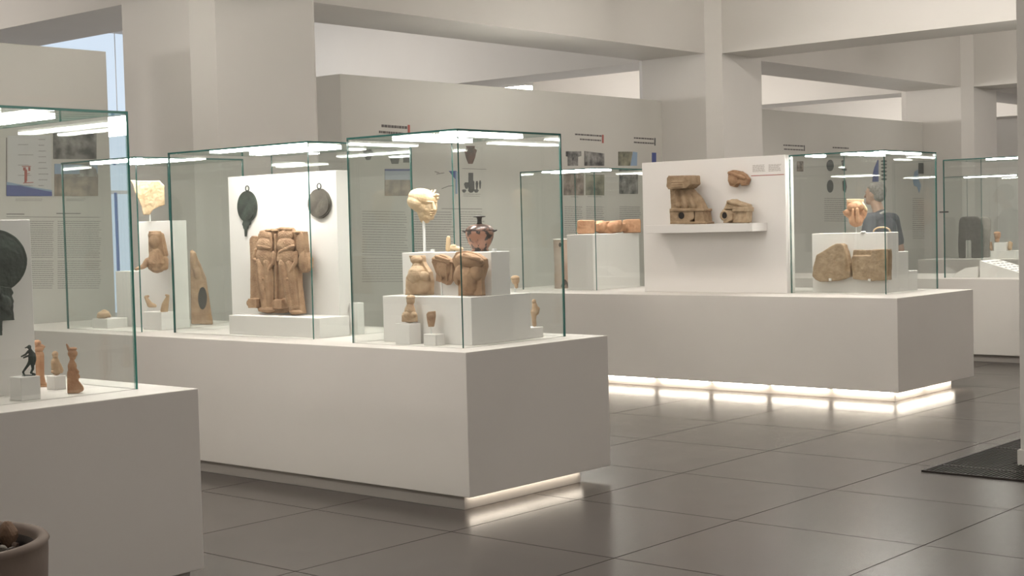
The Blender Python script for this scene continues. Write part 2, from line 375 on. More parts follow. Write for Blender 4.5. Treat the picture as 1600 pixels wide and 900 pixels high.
#OBJECTS
# ------------------------------------------------------------------ white display blocks and panels
def block(cx, cy, left, right, top, label, z0=0.9, corner=None, dx=None, dy=None, group=None, m=None, name='display_block'):
    """axis aligned block: nearest vertical edge at pixel column cx, foot at row cy; left/right silhouettes and top row in pixels"""
    c = Vector(corner) if corner is not None else at(cx, cy, 2, z0)
    y1 = c.y+dy if dy else at(left, cy, 0, c.x).y
    x1 = c.x+dx if dx else at(right, cy, 1, c.y).x
    z1 = at(cx, top, 1, c.y).z
    o = box(name, c.x, x1, c.y, y1, z0, z1, m or M_white, None, 0.003)
    tag(o, label, 'display block', group); return c.x, x1, c.y, y1, z1
def plate(name, pts, ax, v, t, m, parent=None, bevel=0.0, smooth=False):     # pixel outline on the plane (x or y) = v, thickness t behind it
    bm = bmesh.new(); off = Vector((t, 0, 0)) if ax == 0 else Vector((0, t, 0))
    prism(bm, [at(x, y, ax, v) for x, y in pts], off)
    o = finish(bm, name, m, parent, smooth, bevel)
    if parent is None:
        zs = [q.co for q in o.data.vertices]; c = sum(zs, Vector())/len(zs); origin(o, (c.x, c.y, min(q.z for q in zs)))
    return o
def sit(o, z):
    """rest a carved piece on its support"""
    mn = min(v.co.z for v in o.data.vertices)+o.location.z
    o.location.z += z-mn; return o
def oval(cx, cy, rx, ry, n=40, j=0.0):
    return [(cx+rx*math.cos(2*PI*i/n)*(1+random.uniform(-j, j)), cy+ry*math.sin(2*PI*i/n)*(1+random.uniform(-j, j))) for i in range(n)]
def Z(ox, oy, k, pts):                             # coordinates read off an enlarged crop
    return [(ox+x/k, oy+y/k) for x, y in pts]
def rod(x, y, z0, z1, parent, r=0.004, name='mount_rod', m=None):
    bm = bmesh.new(); tube(bm, (x, y, z0), (x, y, z1), r); return finish(bm, name, m or M_clear, parent)

# nearest case ------------------------------------------------------
YP1 = 5.96
p0, p1 = at(-110, 343, 1, YP1), at(47, 343, 1, YP1)
tag(box('display_board', p0.x, p1.x, YP1, YP1+0.09, 0.9, p1.z, M_white, None, 0.003), 'white upright panel behind the big dark mirror in the nearest case', 'display board')
V = View(at(-10, 524, 1, YP1-0.03), 1)
mir = thing('bronze_mirror', at(-10, 524, 1, YP1-0.02), 'big round dark bronze mirror on the panel at the left edge', 'mirror')
carve(V, 'disc', M_bronze, [('p', oval(-10, 408, 53, 50, 56, 0.004), -3, 3), ('e', -10, 408, 47, 45, 5, -2)], 1.0, 3, 0.6, 6, mir)
carve(V, 'handle', M_bronze, [('p', [(-42, 462), (-36, 450), (-10, 445), (18, 450), (22, 457), (19, 462), (22, 470), (21, 484), (23, 500), (2, 501), (-22, 501), (-43, 500), (-41, 482), (-40, 470)], -5, 4),
      ('c', -10, 462, 8, -10, 497, 11, -6, -6), ('e', 8, 474, 9, 12, 5, -6), ('e', -28, 474, 9, 12, 5, -6), ('c', -10, 452, 11, -10, 459, 7, -4, -4), ('p', [(-15, 498), (4, 498), (4, 524), (-15, 524)], -3, 3), ('c', 2, 462, 3, 16, 492, 3, -6, -6), ('c', -22, 462, 3, -36, 492, 3, -6, -6)], 0.9, 3, 1.2, 4, mir)

B1 = block(33.5, 627, 16, 64.5, 590, 'small white block under the dark bronze dancer in the nearest case', group=None)
B2 = block(86, 610, 73, 104, 588, 'smallest white block under the little seated figure in the nearest case')
k = 8.183; zz = lambda x, y: (20+x/k, 520+y/k)
def zc(x1, y1, a1, x2, y2, a2, d1=0, d2=0): p, q = zz(x1, y1), zz(x2, y2); return ('c', *p, a1/k, *q, a2/k, d1/k, d2/k)
def ze(x, y, rx, rz, rd=None, d=0, rot=0): return ('e', *zz(x, y), rx/k, rz/k, (rd or min(rx, rz))/k, d/k, rot)
A = Vector(((B1[0]+B1[1])/2, (B1[2]+B1[3])/2, B1[4])); V = View(A)
o = carve(V, 'bronze_figurine', M_bronze, [ze(212, 212, 26, 30), zc(215, 200, 16, 160, 222, 7), zc(225, 240, 18, 240, 290, 36), zc(240, 290, 36, 228, 395, 30),
    ze(275, 350, 26, 75, 28, 20), zc(260, 300, 24, 275, 430, 14, 20, 20),
    zc(205, 262, 17, 165, 305, 13), zc(165, 305, 13, 112, 332, 10), zc(205, 320, 13, 140, 348, 10),
    zc(222, 400, 26, 188, 452, 18), zc(188, 452, 18, 132, 530, 13), zc(132, 530, 13, 150, 572, 12), zc(250, 410, 26, 258, 490, 17), zc(258, 490, 17, 232, 540, 13), zc(232, 540, 13, 285, 560, 12), ('p', [zz(118, 568), zz(292, 568), zz(292, 578), zz(118, 578)], -3, 3)], 0.45, 2)
tag(sit(o, B1[4]), 'small dark bronze dancing figurine with a bent arm on a white block', 'figurine')
A = at(69, 605, 2, 0.9)+Vector((0, 0.02, 0)); V = View(A)
o = carve(V, 'terracotta_figurine', M_terra_red, [ze(312, 138, 50, 38, 45), zc(300, 185, 42, 370, 190, 34), ze(330, 215, 68, 45, 55), ze(400, 190, 16, 14), zc(340, 290, 60, 345, 560, 58), zc(345, 560, 58, 392, 670, 34), ze(405, 670, 36, 30, 40), ('p', [zz(330, 690), zz(442, 690), zz(442, 704), zz(330, 704)], -6, 6)], 0.55, 3, 0.5)
tag(sit(o, 0.9), 'tall orange clay figurine behind the dark bronze dancer', 'figurine')
A = Vector(((B2[0]+B2[1])/2, (B2[2]+B2[3])/2, B2[4])); V = View(A)
o = carve(V, 'terracotta_figurine', M_terra_pale, [ze(542, 305, 40, 42), ze(545, 335, 32, 26, 40, -10), zc(545, 350, 34, 545, 400, 52), zc(545, 410, 58, 560, 515, 62), zc(590, 440, 30, 630, 510, 22, -10, -15), ('p', [zz(490, 520), zz(640, 520), zz(640, 548), zz(490, 548)], -7, 7)], 0.5, 3, 0.4)
tag(sit(o, B2[4]), 'little pale clay seated figurine on the smallest white block', 'figurine')
A = at(115, 615, 2, 0.9)+Vector((0, 0.02, 0)); V = View(A)
o = carve(V, 'terracotta_figurine', M_terra_red, [zc(690, 150, 12, 720, 215, 22), ze(765, 265, 62, 58, 52), ze(770, 205, 52, 22, 48), ze(765, 310, 42, 40), zc(755, 350, 28, 760, 420, 58), zc(760, 420, 58, 760, 480, 52), zc(770, 440, 28, 830, 500, 20, -10, -20), zc(755, 520, 62, 770, 610, 74), zc(800, 520, 40, 835, 560, 26), ('p', [zz(693, 590), zz(820, 590), zz(900, 690), zz(905, 735), zz(840, 775), zz(698, 775)], -8, 8), zc(760, 640, 62, 870, 715, 40)], 0.55, 3, 0.5)
tag(sit(o, 0.9), 'orange clay seated figurine with a spiked headdress in front of the case corner', 'figurine')

# case behind the nearest one ---------------------------------------
yb = 8.96
TB = block(276, 515, 222, 297, 344.5, 'tall white block carrying the small clay bust', corner=(at(276, 515, 1, yb).x, yb, 0.9))
SB = block(253, 514, 224, 276, 488, 'low white block before the tall one, with two little clay arms', corner=(at(253, 514, 1, 8.935).x, 8.935, 0.9))
LB = block(217, 515, 181, 222, 424, 'white block half as tall, left of the block with the clay bust', corner=(TB[0], TB[3]+0.004, 0.9), dx=0.35, dy=max(0.12, at(184, 515, 0, TB[0]).y-TB[3]))
k6 = 3.6
o = None
V = View(((TB[0]+TB[1])/2, (TB[2]+TB[3])/2, TB[4]))
st = thing('stone_fragment', V.A, 'cream broken stone fragment raised on a thin rod', 'stone fragment')
carve(V, 'stone', M_marble, [('p', Z(190, 270, k6, [(52, 42), (120, 46), (215, 45), (226, 60), (240, 70), (241, 120), (243, 180), (205, 192), (172, 210), (160, 235), (122, 236), (112, 190), (96, 150), (75, 110), (68, 72)]), -4, 5)], 0.7, 3, 1.6, 6, st)
q = V.p(234, 333); rod(q.x, q.y, TB[4], q.z, st, 0.006)
# bust
V = View(at(245, 421, 0, TB[0]-0.10)); s6 = lambda x, y: (190+x/k6, 270+y/k6)
def hc(x1, y1, a1, x2, y2, a2, d1=0, d2=0): return ('c', *s6(x1, y1), a1/k6, *s6(x2, y2), a2/k6, d1/k6, d2/k6)
def he(x, y, rx, rz, rd=None, d=0, rot=0): return ('e', *s6(x, y), rx/k6, rz/k6, (rd or min(rx, rz))/k6, d/k6, rot)
bu = thing('clay_bust', V.A, 'small clay bust with outstretched arms on the tall white block face', 'bust')
carve(V, 'bust', M_terra, [('p', [s6(152, 328), s6(222, 328), s6(232, 400), s6(244, 465), s6(175, 470), s6(165, 420)], -7, 7), he(185, 385, 30, 48, 30, -14), he(190, 350, 42, 24, 36), hc(226, 350, 14, 246, 460, 17, 0, 0), hc(160, 350, 10, 166, 450, 14, 0, 0), he(158, 390, 8, 12), zc if False else hc(195, 455, 40, 198, 510, 56), hc(240, 490, 24, 246, 530, 18, -10, -20), hc(246, 530, 18, 180, 545, 11, -20, -40), hc(150, 500, 24, 120, 528, 14, 0, -10), hc(120, 528, 14, 82, 542, 9, -10, -30)], 0.7, 3, 0.6, 3, bu)
q = V.p(200, 420); bm = bmesh.new(); cq = V.p(246, 412); tube(bm, cq, (TB[0]+0.002, cq.y, cq.z), 0.005); finish(bm, 'mount_pin', M_clear, bu)
for (pr, nm) in (([hc(135, 700, 9, 160, 742, 17), hc(160, 742, 17, 188, 748, 10), hc(135, 698, 8, 150, 694, 7)], 'curved little clay arm fragment, left one on the low block'),
                 ([hc(262, 692, 8, 246, 740, 20), hc(246, 740, 20, 240, 776, 22), hc(262, 692, 8, 250, 688, 6)], 'upright little clay arm fragment, right one on the low block')):
    xm = sum(q[1] for q in pr)/len(pr); px_ = 231 if 'left' in nm else 259
    V = View(((SB[0]+SB[1])/2-0.0, at(px_, 488, 0, (SB[0]+SB[1])/2).y, SB[4]))
    t = thing('clay_fragment', V.A, nm, 'clay fragment')
    ob = carve(V, 'fragment', M_terra_pale, pr, 0.5, 2, 0.3, 3, t)
    mnz = min(v.co.z for v in ob.data.vertices)
    rod(V.A.x, V.A.y, SB[4], SB[4]+max(mnz, 0)+0.03, t, 0.003)
V = View((at(316, 508, 1, 9.16).x, 9.16, 0.9))
tw = carve(V, 'terracotta_tower', M_terra, [('p', [(299, 510), (297, 396), (301, 394), (306, 402), (312, 414), (316, 424), (322, 437), (327, 470), (331, 498), (333, 508), (332, 511)], -10, 10), ('e', 303, 412, 6, 16, 8, -8), ('e', 308, 430, 6, 10, 6, -9), ('c', 311, 416, 2.5, 320, 440, 2.5, -8, -8)], 0.8, 3, 0.8, 4)
tag(sit(tw, 0.9), 'tapering brown clay tower with a dark oval opening beside the tall block', 'terracotta')
# its opening: a plug coloured dark as the shade inside
V2 = View((at(316, 508, 1, 9.16).x, 9.16, 0.9))
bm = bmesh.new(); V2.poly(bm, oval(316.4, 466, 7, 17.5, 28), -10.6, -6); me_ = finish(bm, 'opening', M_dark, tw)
s0 = at(163, 510, 0, 6.34)
tag(box('display_step', 6.30, 6.48, s0.y-0.10, s0.y+0.10, 0.9, at(171, 498, 0, 6.34).z, M_white, None, 0.003), 'low white step under the pale shell-like piece', 'display block')
V = View((6.39, s0.y-0.02, at(171, 498, 0, 6.34).z))
tag(sit(carve(V, 'clay_shell', M_terra_pale, [('e', 162, 493, 10, 6, 8), ('e', 163, 488, 5, 3, 4), ('e', 155, 496, 4, 3, 4), ('c', 168, 490, 3, 171, 495, 3)], 0.5, 3, 0.5, 2), V.A.z), 'small pale shell-shaped clay piece on the low step', 'clay fragment')

# case with the relief ----------------------------------------------
XP = 6.6
a, b_ = at(360, 400, 0, XP), at(528.5, 400, 0, XP)
zt = at(445, 271, 0, XP).z
tag(box('display_board', XP, XP+0.115, b_.y, a.y, 0.9, zt, M_white, None, 0.003), 'bright white panel behind the relief and two hanging mirrors', 'display board')
XB = 6.335
a, b_ = at(358.5, 523, 0, XB), at(500, 524, 0, XB)
zb = at(358.5, 492.5, 0, XB).z
tag(box('display_block', XB, XP-0.002, b_.y, a.y, 0.9, zb, M_white, None, 0.003), 'long low white block carrying the two-figure relief', 'display block')
k4 = 5.625; f4 = lambda x, y: (370+x/k4, 340+y/k4)
def rc(x1, y1, a1, x2, y2, a2, d1=0, d2=0): return ('c', *f4(x1, y1), a1/k4, *f4(x2, y2), a2/k4, d1*0.55/k4, d2*0.55/k4)
def re(x, y, rx, rz, rd=None, d=0, rot=0): return ('e', *f4(x, y), rx/k4, rz/k4, (rd or min(rx, rz))*0.8/k4, d*0.6/k4, rot)
V = View((XP-0.115, at(437, 500, 0, XP-0.115).y, zb), 0)
prims = [('p', [f4(*q) for q in [(110, 195), (130, 165), (200, 175), (205, 130), (260, 105), (330, 105), (380, 90), (460, 95), (490, 130), (530, 125), (582, 130), (600, 310), (632, 370), (630, 450), (590, 490), (535, 490), (540, 620), (572, 850), (480, 862), (455, 830), (400, 845), (330, 845), (260, 850), (190, 830), (180, 800), (118, 790), (118, 400)]], 2, 12),
    re(250, 170, 62, 55, 34, -4), re(245, 250, 68, 75, 46, -16), re(238, 262, 60, 24, 34, -40, 0.15), re(240, 350, 66, 95, 48, -20), ('p', [f4(*q) for q in [(168, 380), (240, 360), (305, 380), (322, 560), (322, 790), (262, 806), (212, 796), (190, 640), (172, 520)]], -3, 2), rc(215, 400, 50, 228, 560, 48, -24, -34), rc(228, 560, 48, 262, 780, 38, -34, -24), rc(275, 400, 42, 294, 770, 32, -20, -14), re(262, 812, 70, 28, 44, -26), re(230, 545, 15, 11, 12, -78),
    rc(172, 290, 20, 152, 370, 17, -18, -38), rc(152, 370, 17, 182, 388, 13, -38, -52), rc(325, 320, 22, 318, 410, 18, -10, -30), rc(318, 410, 18, 262, 480, 13, -30, -62),
    re(430, 165, 64, 62, 36, -8), re(432, 250, 76, 75, 48, -20), re(436, 285, 74, 26, 34, -44, -0.28), re(440, 360, 68, 105, 48, -26), ('p', [f4(*q) for q in [(370, 390), (440, 365), (505, 390), (535, 560), (562, 830), (505, 845), (462, 826), (420, 640), (380, 520)]], -3, 2), rc(418, 410, 52, 446, 570, 50, -28, -38), rc(446, 570, 50, 492, 790, 40, -38, -28), rc(475, 410, 46, 528, 790, 34, -24, -18), re(520, 836, 54, 22, 44, -32), re(440, 545, 14, 10, 12, -86),
    rc(378, 320, 20, 366, 380, 15, -28, -56), rc(520, 320, 24, 518, 400, 20, -18, -44), rc(518, 400, 20, 468, 478, 14, -44, -82), re(588, 390, 40, 92, 34, 4), re(562, 240, 32, 105, 28, 2), rc(600, 300, 10, 605, 470, 8, -16, -14),
    re(135, 755, 46, 42, 40, -20), ('p', [f4(98, 718), f4(172, 718), f4(172, 798), f4(98, 798)], -9, 4), re(425, 755, 34, 48, 34, -14), re(360, 765, 46, 44, 40, -24), ('p', [f4(322, 728), f4(394, 728), f4(394, 806), f4(322, 806)], -11, 4),
    re(232, 132, 30, 18, 26, -2), re(275, 118, 26, 15, 24, -4), re(400, 106, 34, 18, 30, -8), re(450, 108, 34, 18, 30, -6), re(535, 135, 30, 14, 26, 0), re(330, 120, 24, 14, 22, 2), re(300, 240, 15, 70, 16, -16), rc(345, 440, 16, 350, 720, 16, -6, -6), rc(340, 160, 14, 345, 420, 11, 0, -4)]
prims += [rc(235+i*30, 440, 3, 250+i*26, 770, 3, -92+i*8, -72+i*8) for i in range(3)] + [rc(440+i*30, 450, 3, 490+i*28, 790, 3, -100+i*8, -76+i*8) for i in range(3)]
rel = carve(V, 'terracotta_relief', M_terra, prims, 0.5, 3, 0.9, 2.0)
tag(sit(rel, zb), 'large brown clay relief of two standing draped figures on a low block', 'relief')

def wall_mirror(label, cx, cy, rx, ry, m, j, hook, handle):
    t = thing('hand_mirror', at(cx, cy, 0, XP-0.02), label, 'mirror')
    bm = bmesh.new()
    pts = oval(cx, cy, rx, ry, 48, j)
    v0 = XP-0.017
    prism(bm, [at(x, y, 0, v0) for x, y in pts], Vector((0.012, 0, 0)))
    prism(bm, [at(cx+(x-cx)*0.86, cy+(y-cy)*0.86, 0, v0-0.006) for x, y in pts], Vector((0.01, 0, 0)))
    finish(bm, 'disc', m, t, False, 0.002)
    bm = bmesh.new(); c = at(hook[0], hook[1], 0, XP-0.012); n = 20; R = 0.019
    for i in range(n):
        a0, a1 = 2*PI*i/n, 2*PI*(i+1)/n
        tube(bm, c+Vector((0, R*math.cos(a0), R*math.sin(a0))), c+Vector((0, R*math.cos(a1), R*math.sin(a1))), 0.004, n=6)
    tube(bm, c+Vector((-0.01, 0, -R)), c+Vector((0.012, 0, -R)), 0.007)
    finish(bm, 'hanging_ring', M_bronze, t)
    if handle: plate('handle', handle, 0, XP-0.016, 0.011, m, t, 0.001)
    return t
wall_mirror('dark green round mirror with a pointed handle, left of the relief top', 385.3, 322.6, 14.8, 24.4, M_bronze, 0.0, (386.2, 294.5),
            [(380, 345), (391, 345), (390, 351), (387, 352.5), (386.5, 357), (384.6, 358.5), (384, 369.5), (382.2, 369.5), (381.8, 358.5), (380, 357), (379.5, 352.5), (378, 351)])
wall_mirror('worn grey-brown round mirror with chipped edge, right of the relief top', 498.3, 318, 17.6, 23.2, M_bronze2, 0.03, (498.5, 291), None)
yq = 7.19
c = at(556.5, 522, 1, yq)
tag(box('display_block', c.x, c.x+0.06, yq-0.02, yq+0.06, 0.9, at(560, 473, 1, yq).z, M_white, None, 0.003), 'slim white block right of the mirror panel, behind the next case corner', 'display block')

# case with the head and the pot --------------------------------------
L = block(738, 539.5, 600, 830, 464.5, 'wide white stepped block carrying the clay torsos', corner=(6.325, 5.815, 0.9))
xu, yu = at(769, 464, 1, 5.832).x, 5.832
y1 = min(at(630, 464, 0, xu).y, 6.64); x1 = at(798, 462, 1, yu).x; zu = at(769, 393.5, 1, yu).z
tag(box('display_block', xu, x1, yu, y1, L[4], zu, M_white, None, 0.003), 'upper white block under the cream head and the lidded pot', 'display block')
x2 = at(843.5, 525, 1, 5.86).x
zs_ = at(836, 511, 1, 5.86).z
tag(box('display_step', L[1]+0.002, x2, 5.83, 6.1, 0.9, zs_, M_white, None, 0.003), 'lowest white step at the right end of the stepped block', 'display block')
FB = block(640, 538, 618, 659, 506, 'white cube under the clay female bust in front of the stepped block', corner=(6.20, at(640, 537, 0, 6.20).y, 0.9), dx=0.1)
TBk = block(679, 539.5, 662, 687, 523, 'tiny white block under the small clay cup fragment', corner=(6.21, at(681, 539, 0, 6.21).y, 0.9), dx=0.08)
k5 = 4.864; h5 = lambda x, y: (560+x/k5, 215+y/k5)
def gc(x1, y1, a1, x2, y2, a2, d1=0, d2=0): return ('c', *h5(x1, y1), a1/k5, *h5(x2, y2), a2/k5, d1/k5, d2/k5)
def ge(x, y, rx, rz, rd=None, d=0, rot=0): return ('e', *h5(x, y), rx/k5, rz/k5, (rd or min(rx, rz))/k5, d/k5, rot)
V = View((xu+0.18, y1-0.22, zu))
hd = thing('marble_head', V.A, 'cream carved female head with wavy hair raised above the upper block', 'sculpture')
curls = []
for i, (x, y) in enumerate([(462, 492), (478, 478), (492, 466), (508, 456), (526, 450), (544, 448), (562, 444), (580, 440), (596, 446), (604, 462), (470, 508), (486, 496), (540, 462), (572, 456), (500, 476), (520, 466), (590, 432), (456, 512), (450, 530), (606, 436)]):
    curls.append(ge(x, y, 11, 9, 12, -52 + (i % 3)*5 + (abs(x-520)*0.1)))
for i in range(7): curls.append(gc(400+i*26, 500-i*8, 8, 440+i*24, 420-i*3, 8, -40-i*3, -22))
carve(V, 'head', M_marble, [ge(490, 462, 114, 76, 86, 0, 0.25), ge(450, 492, 82, 66, 80, 0, 0.3), ge(480, 515, 74, 62, 72, 0), ge(535, 525, 66, 92, 66, -2), ge(505, 565, 56, 52, 50, 6), ge(552, 606, 26, 22, 28, -30), ge(520, 600, 36, 30, 40, -5),
    gc(568, 492, 9, 580, 548, 14, -68, -82), ge(566, 552, 16, 8, 12, -68), ge(562, 573, 22, 7, 14, -62), ge(560, 588, 18, 7, 13, -58), ge(532, 488, 30, 9, 15, -66, 0.1), ge(590, 490, 10, 7, 10, -50), ge(530, 508, 12, 7, 8, -58), ge(522, 548, 24, 22, 18, -50), gc(480, 560, 38, 500, 620, 34, 20, 20), gc(500, 600, 30, 520, 628, 24, 0, 0)] + curls, 0.42, 3, 0.25, 2, hd)
q = V.p(662, 342); rod(q.x, q.y, zu, q.z+0.03, hd, 0.009)
bm = bmesh.new(); lathe(bm, [(0.045, 0), (0.045, 0.006), (0.0, 0.006)], (q.x, q.y, zu), 20); finish(bm, 'mount_foot', M_clear, hd)
# painted pot
mpot = bpy.data.materials.new('painted_pot'); mpot.use_nodes = True; nt = mpot.node_tree; b = nt.nodes['Principled BSDF']
tc = nt.nodes.new('ShaderNodeTexCoord'); n1 = nt.nodes.new('ShaderNodeTexNoise'); n1.inputs['Scale'].default_value = 26; n1.inputs['Detail'].default_value = 3
rp = nt.nodes.new('ShaderNodeValToRGB'); e = rp.color_ramp.elements; e[0].color = (0.025, 0.016, 0.014, 1); e[0].position = 0.44; e[1].color = (0.34, 0.17, 0.115, 1); e[1].position = 0.49
w_ = nt.nodes.new('ShaderNodeTexWave'); w_.bands_direction = 'Z'; w_.inputs['Scale'].default_value = 5
nt.links.new(tc.outputs['Object'], n1.inputs['Vector']); nt.links.new(n1.outputs['Fac'], rp.inputs[0]); nt.links.new(rp.outputs[0], b.inputs['Base Color']); b.inputs['Roughness'].default_value = 0.35
M_pot = mpot
M_black = mat('black_glaze', (0.022, 0.018, 0.016), 0.3)
M_lid = mat('pot_lid_glaze', (0.05, 0.03, 0.025), 0.3, (0.22, 0.12, 0.09), 40, lo=0.5, hi=0.54)
V = View((xu+0.17, at(750, 393, 0, xu+0.17).y+0.0, zu)); s = V.s
V = View((xu+0.15, at(750.3, 393, 0, xu+0.15).y, zu)); s = V.s
pot = thing('lidded_pot', V.A, 'painted red-brown pot with dark knobbed lid and two handles', 'pot')
A = V.A
def prof(l): return [(r*s, z*s) for r, z in l]
bm = bmesh.new(); lathe(bm, prof([(0, 0), (13.7, 0), (13.7, 3), (12.5, 4), (15, 8), (19, 15), (21.5, 22), (22.3, 28), (22.5, 31.5), (20, 32.5), (0, 32.5)]), A, 48); finish(bm, 'body', M_pot, pot, True)
bm = bmesh.new(); lathe(bm, prof([(0, 32), (22.8, 32), (23, 33.5), (21, 36.5), (17, 39.5), (12, 41.5), (6, 42.5), (0, 42.5)]), A, 48); finish(bm, 'lid', M_lid, pot, True)
bm = bmesh.new(); lathe(bm, prof([(0, 42), (4.8, 42), (3.8, 45), (3.6, 50), (4.6, 53), (10, 53.6), (10.2, 54.8), (8, 55.6), (0, 55.2)]), A, 32); finish(bm, 'knob', M_black, pot, True)
for sg in (-1, 1):
    bm = bmesh.new(); pr = None
    for i in range(9):
        t = -PI/2+PI*i/8; c_ = V.A+V.r*(sg*(22+4.2*math.cos(t))*s)+V.f*(4.5*math.sin(t)*s)+Vector((0, 0, (31+1.5*math.cos(t))*s))
        if pr is not None: tube(bm, pr, c_, 1.5*s, n=8)
        pr = c_
    finish(bm, 'handle', M_black, pot, True)
kr = 4.735; g5 = lambda x, y: (620+x/kr, 280+y/kr)
def tc_(x1, y1, a1, x2, y2, a2, d1=0, d2=0): return ('c', *g5(x1, y1), a1/kr, *g5(x2, y2), a2/kr, d1/kr, d2/kr)
def te(x, y, rx, rz, rd=None, d=0, rot=0): return ('e', *g5(x, y), rx/kr, rz/kr, (rd or min(rx, rz))/kr, d/kr, rot)
V = View((xu+0.10, at(704, 393, 0, xu+0.10).y, zu))
o = carve(V, 'clay_fragment', M_marble, [tc_(382, 445, 16, 380, 530, 20), te(420, 505, 22, 14, 18), tc_(405, 520, 18, 480, 528, 14), te(450, 518, 20, 12)], 0.5, 3, 0.4)
tag(sit(o, zu), 'finger-like pale clay fragment standing left of the painted pot', 'clay fragment')
for px_, nm in ((676, 'small clear round clip on the upper block below the cream head'), (772.5, 'small clear round clip right of the painted pot')):
    q = Vector((xu+0.10, at(px_, 393, 0, xu+0.10).y, zu)) if px_ < 700 else Vector((xu+0.06, at(px_, 393, 0, xu+0.06).y, zu))
    if q.y < yu+0.02: q = Vector((at(px_, 393, 1, yu+0.03).x, yu+0.03, zu))
    bm = bmesh.new(); lathe(bm, [(0, 0), (0.017, 0), (0.017, 0.004), (0.013, 0.014), (0.018, 0.018), (0, 0.019)], q, 20)
    tag(origin(finish(bm, 'acrylic_clip', M_clear, None, True), q), nm, 'display clip')
# pieces leaning on the upper block front, standing on the wide block
def leaning(outline, extra, nm, label, cat, m, name, depth=7, vox=0.6, mount=None):
    cx = sum(p[0] for p in outline)/len(outline)
    V = View((xu-0.075, at(cx, 464, 0, xu-0.075).y, L[4]), 0)
    t = thing(name, V.A, label, cat)
    o = carve(V, nm, m, [('p', outline, -depth*0.2, depth)] + extra, vox, 3, 0.5, 3, t)
    mn = min(v.co.z for v in o.data.vertices)
    if mount is None: o.data.transform(Matrix.Translation((0, 0, -mn)))
    else:
        for mx_, my_ in mount:
            q = V.p(mx_, my_); rod(q.x, q.y, L[4], q.z, t, 0.006, 'mount_rod')
    return t
P = [g5(*q) for q in [(90, 577), (185, 577), (190, 590), (192, 625), (205, 650), (240, 700), (253, 760), (250, 868), (62, 868), (66, 740), (100, 680), (116, 640), (96, 600)]]
leaning(P, [te(148, 610, 42, 34, 36, -8), tc_(155, 660, 38, 155, 720, 76, -10, -20), te(160, 790, 88, 80, 52, -14), te(110, 740, 30, 36, 30, -36), te(205, 730, 30, 36, 30, -36)], 'torso', 'pale clay female torso with a flat broken neck, left on the stepped block', 'sculpture', M_terra_pale, 'clay_torso')
P = [g5(*q) for q in [(255, 610), (270, 572), (320, 556), (360, 570), (392, 592), (412, 620), (406, 740), (372, 785), (345, 772), (287, 752), (290, 700)]]
leaning(P, [tc_(270, 590, 14, 390, 615, 12, -18, -18), tc_(290, 572, 12, 385, 600, 10, -22, -22), te(345, 660, 50, 70, 24, -8), tc_(320, 640, 8, 330, 745, 8, -26, -20), tc_(365, 640, 8, 370, 750, 8, -26, -20)], 'fragment', 'brown winged clay fragment between the two torsos on the stepped block', 'clay fragment', M_terra, 'clay_fragment', mount=[(690, 440)])
P = [g5(*q) for q in [(408, 600), (440, 548), (500, 540), (590, 560), (650, 602), (655, 660), (640, 710), (625, 760), (632, 872), (455, 872), (452, 785), (420, 740), (430, 680)]]
leaning(P, [te(540, 610, 105, 52, 50, -12, 0.15), tc_(470, 580, 14, 610, 600, 12, -52, -50), tc_(500, 565, 12, 630, 615, 10, -46, -46), te(480, 700, 46, 60, 40, -16), te(590, 700, 42, 60, 40, -14), tc_(540, 720, 74, 545, 790, 74, 0, 0), te(448, 735, 24, 60, 26, -10)], 'torso', 'brown draped clay torso at the corner of the stepped block', 'sculpture', M_terra, 'clay_torso')
k7 = 4.5; g7 = lambda x, y: (540+x/k7, 360+y/k7)
def vc(x1, y1, a1, x2, y2, a2, d1=0, d2=0): return ('c', *g7(x1, y1), a1/k7, *g7(x2, y2), a2/k7, d1/k7, d2/k7)
def ve(x, y, rx, rz, rd=None, d=0, rot=0): return ('e', *g7(x, y), rx/k7, rz/k7, (rd or min(rx, rz))/k7, d/k7, rot)
V = View(((FB[0]+FB[1])/2, (FB[2]+FB[3])/2, FB[4]))
o = carve(V, 'clay_bust', M_terra_pale, [ve(457, 490, 30, 36, 32), ve(457, 470, 33, 22, 32), vc(455, 520, 26, 452, 560, 40), ve(450, 600, 56, 48, 38), ve(430, 590, 22, 22, 20, -28), ve(478, 590, 22, 22, 20, -28), ('p', [g7(396, 590), g7(505, 590), g7(508, 640), g7(394, 640)], -7, 7)], 0.5, 3, 0.4, 2)
tag(sit(o, FB[4]), 'small pale clay female bust on a white cube', 'bust')
V = View(((TBk[0]+TBk[1])/2, at(673, 523, 0, (TBk[0]+TBk[1])/2).y, TBk[4]))
t = thing('clay_fragment', V.A, 'small brown cup-shaped clay fragment on a pin above the tiny block', 'clay fragment')
carve(V, 'fragment', M_terra, [('p', [g7(568, 590), g7(580, 574), g7(632, 568), g7(636, 600), g7(630, 640), g7(622, 678), g7(582, 678), g7(572, 630)], -4, 4), ve(602, 610, 32, 36, 28), ve(600, 655, 22, 20, 20)], 0.5, 3, 0.5, 2, t)
q = V.p(673.5, 508); rod(q.x, q.y, TBk[4], q.z, t, 0.004)
V = View((L[1]-0.06, at(805, 461, 0, L[1]-0.06).y if False else 5.95, L[4])); V = View((at(805, 461, 1, 5.96).x, 5.96, L[4]))
t = thing('small_head', V.A, 'tiny pale carved head on a pin right of the upper block', 'sculpture')
carve(V, 'head', M_terra_pale, [ve(1195, 350, 29, 32, 27), ve(1192, 336, 32, 20, 29), ve(1200, 378, 16, 18, 18), ve(1200, 395, 14, 14), ve(1213, 362, 6, 8, 8, -18)], 0.4, 2, 0.4, 1.5, t)
rod(V.A.x, V.A.y, L[4], V.p(805, 447).z, t, 0.005)
V = View((at(837, 511, 1, 5.875).x, 5.875, zs_))
